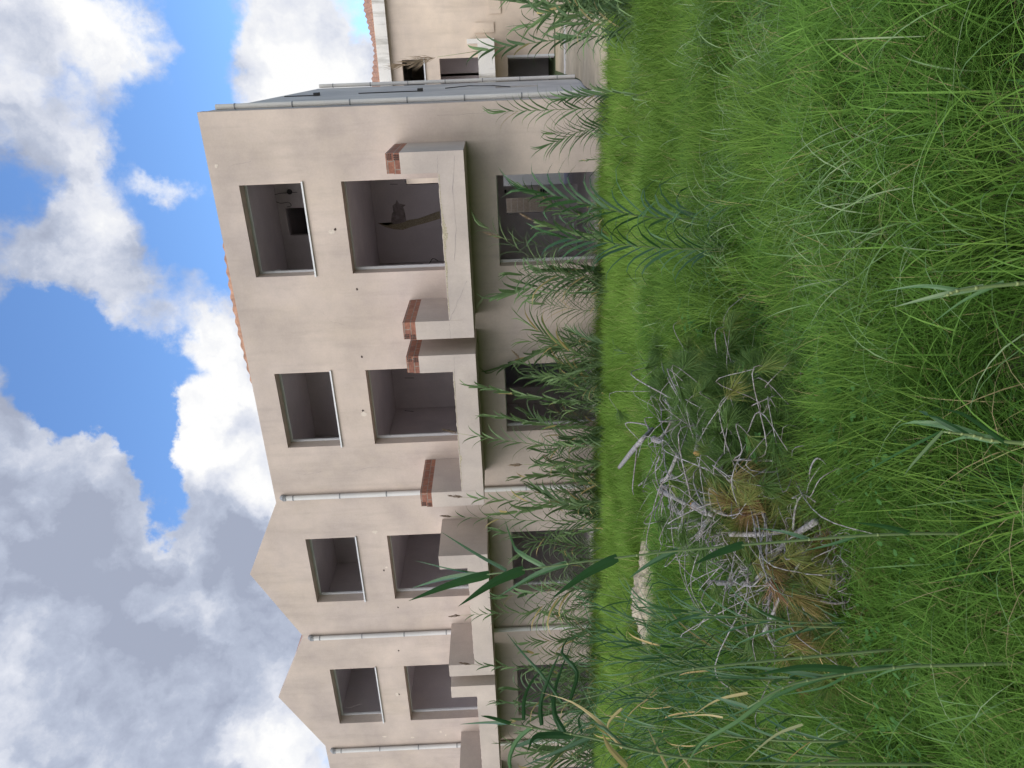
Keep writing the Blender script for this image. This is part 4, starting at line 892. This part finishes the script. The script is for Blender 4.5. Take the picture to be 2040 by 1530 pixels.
# ------------------------------------------------------------------ cut pine brushwood
def tuft(m, p, d, L_, n, rr, tint, spread=0.75):
    d = d.normalized()
    for i in range(n):
        v = (d*0.8+Vector((rr.gauss(0, 1), rr.gauss(0, 1), rr.gauss(0, 0.8)))*spread*0.5).normalized()
        o = p-d*L_*0.45*rr.random(); L2 = L_*(0.65+0.5*rr.random()); e = o+v*L2+Vector((0, 0, -0.12*L2*rr.random()))
        md = o.lerp(e, 0.5)+Vector((0, 0, 0.03*L2))
        s = v.cross(Vector((rr.random()-0.5, rr.random()-0.5, rr.random()-0.5))).normalized()*0.0011
        t = min(1, max(0, tint+0.22*(rr.random()-0.5)))
        m.add([o-s, o+s, md+s, md-s, e], [(0, 1, 2, 3), (3, 2, 4)], t)
def branch(pts, r, label, up=0.06, twigs=4, tufts=3, tint=0.3, cut=0, seed=0, ups=None, group='cut pine branches of the brushwood pile'):
    rr = random.Random(seed*13+5)
    ups = ups or [up]*len(pts)
    q = [hit(x, y, u_) for (x, y), u_ in zip(pts, ups)]
    P = smooth(q, max(12, 6*len(q))); n = len(P)
    for _ in range(3): P = [P[0]]+[(P[k-1]+2*P[k]+P[k+1])/4 for k in range(1, n-1)]+[P[-1]]
    root = empty('pine_branch', label, 'branch', tuple(P[0]), group)
    m = MB(); m.tube(P, [r*(1-0.45*i/(n-1)) for i in range(n)], 9 if r > 0.012 else 6, True)
    m.build('stem', M['bark'], root, True)
    if cut:
        d = (P[0]-P[1]).normalized() if cut == 1 else (P[-1]-P[-2]).normalized(); p = P[0] if cut == 1 else P[-1]; rc = r if cut == 1 else r*0.56
        m = MB(); m.tube([p-d*0.004, p+d*0.005, p+d*0.006], [rc*1.01, rc*1.01, rc*0.9], 10); m.build('cut_end', M['cut'], root)
    nm = MB()
    for i in range(twigs):
        k = rr.randrange(n//3, n-1); p = P[k]; d = (P[k+1]-P[k]).normalized()
        w = Vector((rr.gauss(0, 1), rr.gauss(0, 1), 0.35+0.5*rr.random())).normalized(); L_ = (0.2+0.45*rr.random()**1.3)*(0.42 if max(p_[0] for p_ in pts) > 1580 else 1)
        k1 = Vector((rr.gauss(0, .5), rr.gauss(0, .5), rr.gauss(0, .2))); a = p+(d*0.7+w*0.35)*L_*0.4; b = p+(d*0.7+w*0.9+k1*0.5)*L_*0.75+Vector((0, 0, -0.05*L_)); c = b+(d*0.4-w*0.3+k1+Vector((0, 0, -0.25)))*L_*0.5
        t = MB(); t.tube(smooth([p, a, b, c], 13), [r*0.28+0.0016-(r*0.28)*i2/13 for i2 in range(13)], 5, True); t.build('twig', M['bark'], root, True)
        if i < tufts: tuft(nm, c, (c-b), 0.14+0.05*rr.random(), 130, rr, tint+0.25*(rr.random()-0.4))
    for i in range(max(0, tufts-twigs)):
        k = rr.randrange(n//4, n); p = P[min(k, n-1)]; tuft(nm, p+Vector((rr.gauss(0, .06), rr.gauss(0, .06), 0.03+0.05*rr.random())), Vector((rr.gauss(0, 1), rr.gauss(0, 1), 0.6)), 0.17, 170, rr, tint+0.25*(rr.random()-0.4))
    if nm.v: nm.build('needles', M['needle'], root)
    return root
BR = [
 ([(1234, 931), (1265, 892), (1300, 854)], 0.036, 'thick grey pine log with split pale end at the back of the pile', 0.16, 3, 0, .3, 1, [0.30, 0.22, 0.10]),
 ([(1389, 903), (1393, 867), (1378, 837), (1357, 799)], 0.030, 'short forked pine branch with a fresh orange cut end', 0.14, 5, 2, .3, 1, None),
 ([(1302, 875), (1327, 884), (1350, 905)], 0.032, 'pale pine stub lying behind the fork of the pile', 0.1, 2, 1, .35, 0, None),
 ([(1315, 977), (1345, 992), (1376, 1009)], 0.028, 'grey pine branch at the back, topmost of three side by side', 0.14, 3, 1, .3, 0, None),
 ([(1336, 1009), (1372, 1032), (1400, 1045)], 0.030, 'grey pine branch at the back, lowest of three side by side', 0.12, 3, 1, .3, 0, None),
 ([(1383, 1007), (1400, 1016), (1420, 1026)], 0.034, 'thick short pine piece with reddish ends in the middle of the pile', 0.16, 2, 1, .5, 1, None),
 ([(1398, 996), (1425, 1016), (1445, 1025)], 0.024, 'short pine piece just before the reddish thick one', 0.14, 1, 0, .5, 0, None),
 ([(1390, 1072), (1408, 1040), (1418, 1035)], 0.024, 'stubby pine piece at the left shoulder of the pile', 0.13, 2, 1, .5, 0, None),
 ([(1455, 1064), (1520, 1064), (1582, 1056)], 0.022, 'pale straight pine branch pointing at the camera below the rusty needles', 0.14, 4, 2, .5, 0, None),
 ([(1625, 1039), (1565, 1079), (1535, 1122), (1506, 1153)], 0.020, 'long pale diagonal pine branch across the front of the pile', 0.16, 5, 3, .35, 0, None),
 ([(1412, 1160), (1455, 1162), (1497, 1160)], 0.026, 'bare whitish pine stub at the left edge of the pile', 0.14, 1, 0, .3, 0, None),
 ([(1493, 1124), (1557, 1149), (1599, 1160)], 0.022, 'grey pine branch forking under the long diagonal one', 0.10, 4, 3, .6, 0, None),
 ([(1521, 1262), (1540, 1222), (1557, 1183), (1600, 1110)], 0.014, 'straight thin stick crossing the front left of the pile', 0.2, 3, 1, .6, 0, None),
 ([(1616, 973), (1613, 940), (1625, 914), (1640, 918), (1648, 931)], 0.006, 'hooked bare twig arching over the grass before the pile', 0.12, 0, 0, .3, 0, [0.05, 0.2, 0.25, 0.2, 0.06]),
 ([(1610, 1000), (1616, 973), (1650, 977), (1676, 998)], 0.011, 'crooked pine branch reaching into the grass before the pile', 0.06, 0, 0, .3, 0, None),
 ([(1642, 1037), (1663, 1007), (1697, 994)], 0.010, 'bare curved branch end nearest the camera', 0.04, 0, 0, .3, 0, None),
 ([(1580, 1055), (1585, 1010), (1600, 985), (1625, 1000)], 0.008, 'thin looping twig before the pale straight branch', 0.16, 2, 0, .3, 0, None),
 ([(1414, 977), (1431, 952), (1442, 922), (1472, 916), (1540, 918)], 0.013, 'bent pine branch over the dark hollow of the pile', 0.15, 5, 3, .4, 0, None),
 ([(1412, 892), (1429, 867), (1472, 862), (1506, 837), (1535, 807)], 0.009, 'long wavy bare branch over the dark green needles', 0.14, 3, 1, .25, 0, None),
 ([(1437, 865), (1450, 835), (1490, 805), (1510, 785)], 0.007, 'upper of two wavy twigs over the dark green needles', 0.14, 2, 1, .25, 0, None),
 ([(1326, 795), (1340, 830), (1322, 868), (1325, 900)], 0.013, 'branch fringed with bare twigs at the back right of the pile', 0.14, 6, 1, .35, 0, None),
 ([(1345, 810), (1358, 830), (1375, 838)], 0.012, 'small forked branch beside the orange cut end', 0.14, 5, 1, .35, 0, None),
 ([(1350, 905), (1330, 950), (1316, 960), (1336, 985)], 0.018, 'grey branch curving across the back of the pile', 0.12, 6, 2, .3, 0, None),
 ([(1300, 955), (1320, 1000), (1335, 1050), (1365, 1090), (1400, 1110)], 0.009, 'long bare twig trailing off the back left of the pile', 0.12, 5, 1, .4, 0, None),
 ([(1320, 1000), (1318, 1045), (1335, 1080)], 0.008, 'thin bare twig behind the left shoulder of the pile', 0.14, 3, 0, .4, 0, None),
 ([(1440, 1080), (1470, 1120), (1500, 1140)], 0.014, 'pine branch with olive needle brushes left of the rusty needles', 0.12, 5, 5, .5, 0, None),
 ([(1480, 960), (1510, 1000), (1530, 1040)], 0.012, 'branch bearing the large brush of rusty brown needles', 0.12, 5, 7, .85, 0, None),
 ([(1430, 930), (1460, 960), (1490, 990)], 0.012, 'branch with yellow-brown needle brushes in the middle of the pile', 0.13, 5, 7, .65, 0, None),
 ([(1480, 760), (1500, 800), (1480, 850)], 0.014, 'branch hidden under dark green needles at the right of the pile', 0.16, 4, 10, .12, 0, None),
 ([(1430, 760), (1460, 720), (1490, 740)], 0.014, 'branch under thick dark green needles at the upper right of the pile', 0.18, 4, 10, .15, 0, None),
 ([(1380, 750), (1420, 725), (1440, 750)], 0.013, 'branch with long olive needles at the right end of the pile', 0.18, 4, 9, .45, 0, None),
 ([(1390, 905), (1420, 850), (1470, 820)], 0.013, 'branch with deep green needles under the long wavy twig', 0.14, 4, 10, .15, 0, None),
 ([(1350, 870), (1380, 890), (1410, 930)], 0.012, 'branch with bright olive needles left of the orange cut end', 0.13, 4, 7, .5, 0, None),
 ([(1340, 720), (1360, 700), (1385, 708)], 0.012, 'small pale stub at the right tip of the pile', 0.14, 2, 4, .5, 0, None),
 ([(1540, 830), (1560, 860), (1575, 905)], 0.010, 'branch of fine drooping twigs at the front right of the pile', 0.1, 7, 6, .4, 0, None),
 ([(1600, 1180), (1620, 1230), (1600, 1290)], 0.012, 'branch with orange needle brushes at the front left of the pile', 0.1, 6, 7, .7, 0, None),
 ([(1560, 1190), (1590, 1230), (1620, 1260)], 0.012, 'dark branch with a few green brushes at the front left of the pile', 0.1, 6, 4, .3, 0, None),
 ([(1480, 1200), (1520, 1240), (1550, 1300)], 0.010, 'thin branch with olive brushes at the far left of the pile', 0.1, 6, 5, .45, 0, None),
 ([(1660, 1240), (1690, 1275), (1720, 1300)], 0.012, 'bundle of bare grey twigs in the grass left of the pile', 0.08, 8, 2, .5, 0, None),
 ([(1640, 1150), (1600, 1130), (1570, 1095)], 0.012, 'pine branch with pale green brushes under the long diagonal one', 0.12, 5, 6, .48, 0, None),
 ([(1590, 1130), (1560, 1160), (1530, 1180)], 0.009, 'tangle of looping grey twigs at the front of the pile', 0.16, 12, 1, .4, 0, None),
 ([(1620, 1075), (1590, 1110), (1570, 1150)], 0.009, 'second tangle of looping twigs beside the diagonal branch', 0.14, 12, 1, .4, 0, None),
 ([(1640, 1380), (1600, 1420), (1570, 1450)], 0.009, 'bare branch lying in the reeds at the lower left', 0.08, 7, 2, .6, 0, None),
 ([(1560, 1310), (1590, 1340), (1630, 1360)], 0.010, 'dry branch with orange brushes among the thin reeds', 0.08, 6, 6, .7, 0, None),
]
for i, b in enumerate(BR):
    lift = 0.10 if i < 28 else 0.03
    branch(b[0], b[1]*(0.78 if i < 24 else 1), b[2], b[3]+lift, b[4], b[5], b[6], b[7], i, [u_+lift*0.6 for u_ in b[8]] if b[8] else None)

rb = random.Random(77)
kinds = [('thin bare grey twigs', 7, 0, 0.3), ('green needle brushes', 2, 13, 0.27), ('olive needle brushes', 2, 12, 0.50), ('rusty dead needle brushes', 4, 6, 0.85)]
for i in range(58):
    t = rb.random(); cx = 1345+325*t; cy = 850+210*t+rb.gauss(0, 75+25*t)
    if cy < 720: cy = 720+rb.random()*60
    kd = kinds[1 if (cy < 880 and rb.random() < .55) else 3 if rb.random() < 0.06 else rb.choice([0, 2, 2, 1, 1] if cy < 1000 else [0, 0, 2, 2, 1])]
    where = ('right' if cy < 860 else 'middle' if cy < 1060 else 'left')+' '+('back' if cx < 1430 else 'front')
    w = rb.random()*6.283; px, py = cx, cy; pts = []; ups = []
    for q in range(5):
        pts.append((px, py)); ups.append(0.03+0.10*rb.random()); w += rb.gauss(0, 0.55); L_ = 22+22*rb.random(); px = min(1690, max(1318, px+math.cos(w)*L_)); py = min(1320, max(705, py+math.sin(w)*L_))
    branch(pts, 0.0045+0.008*rb.random()**2, 'cut pine branch with '+kd[0]+' in the '+where+' of the brushwood pile', 0.1, kd[1], kd[2], kd[3], 0, 200+i, ups)
for i in range(26):
    if i < 14: cx, cy, kd = 1380+130*rb.random(), 735+130*rb.random(), kinds[1]; where = 'mound at the right pile end'
    else: cx, cy, kd = 1500+140*rb.random(), 1010+150*rb.random(), kinds[0]; where = 'tangle at the left pile front'
    w = rb.random()*6.283; px, py = cx, cy; pts = []
    for q in range(4):
        pts.append((px, py)); w += rb.gauss(0, 0.6); L_ = 16+16*rb.random(); px += math.cos(w)*L_; py += math.sin(w)*L_
    branch(pts, 0.005+0.008*rb.random(), 'cut pine branch with '+kd[0]+' in the '+where, 0.1, kd[1]+(2 if i >= 14 else 0), kd[2]+(4 if i < 14 else 0), kd[3], 0, 400+i, [0.1+0.12*rb.random()]*4, 'cut pine branches, '+where)
for i in range(16):
    cx, cy = (1490+170*rb.random(), 1010+170*rb.random()) if i < 11 else (1330+90*rb.random(), 800+210*rb.random())
    w = rb.random()*6.283; tr = rb.choice((-1, 1))*(0.2+0.4*rb.random()); px, py = cx, cy; pts = []
    for q in range(6): pts.append((px, py)); w += tr; px = min(1685, px+math.cos(w)*30); py += math.sin(w)*30
    branch(pts, 0.007+0.006*rb.random(), 'long smooth curved grey branch '+('over the left front' if i < 11 else 'along the back')+' of the brushwood pile', 0.1, 2, 0, .3, 0, 500+i, [0.08, 0.14, 0.17, 0.17, 0.14, 0.08])
# fine cracks in the render of the balconies
def crack(pts, Y, par):
    m = MB(); P = [onY(x, y, Y) for x, y in pts]; Q = smooth(P, 14)
    Q = [q+Vector((rb.gauss(0, .006), 0, rb.gauss(0, .006))) for q in Q]
    vs = []
    for i, q in enumerate(Q):
        w = 0.001+0.0016*rb.random(); vs += [(q.x-w, Y-0.0015, q.z-w), (q.x+w, Y-0.0015, q.z+w)]
    m.add(vs, [(2*i, 2*i+1, 2*i+3, 2*i+2) for i in range(len(Q)-1)]); m.build('crack', M['void'], par)
for pts in (((905, 310), (903, 380), (908, 450), (905, 520)), ((871, 310), (872, 345)), ((905, 712), (905, 745), (908, 790)), ((896, 642), (897, 674)), ((940, 1010), (950, 985)), ((955, 1110), (962, 1134)), ((895, 640), (930, 560))): crack(pts, Y0, b_root)
for pts in (((662, 1400), (690, 1410), (720, 1402)), ((640, 620), (660, 640), (690, 648)), ((560, 930), (600, 945), (640, 940)), ((700, 940), (745, 930), (800, 935)), ((460, 330), (500, 322)), ((870, 230), (1000, 225), (1080, 232))): crack(pts, YF, b_root)
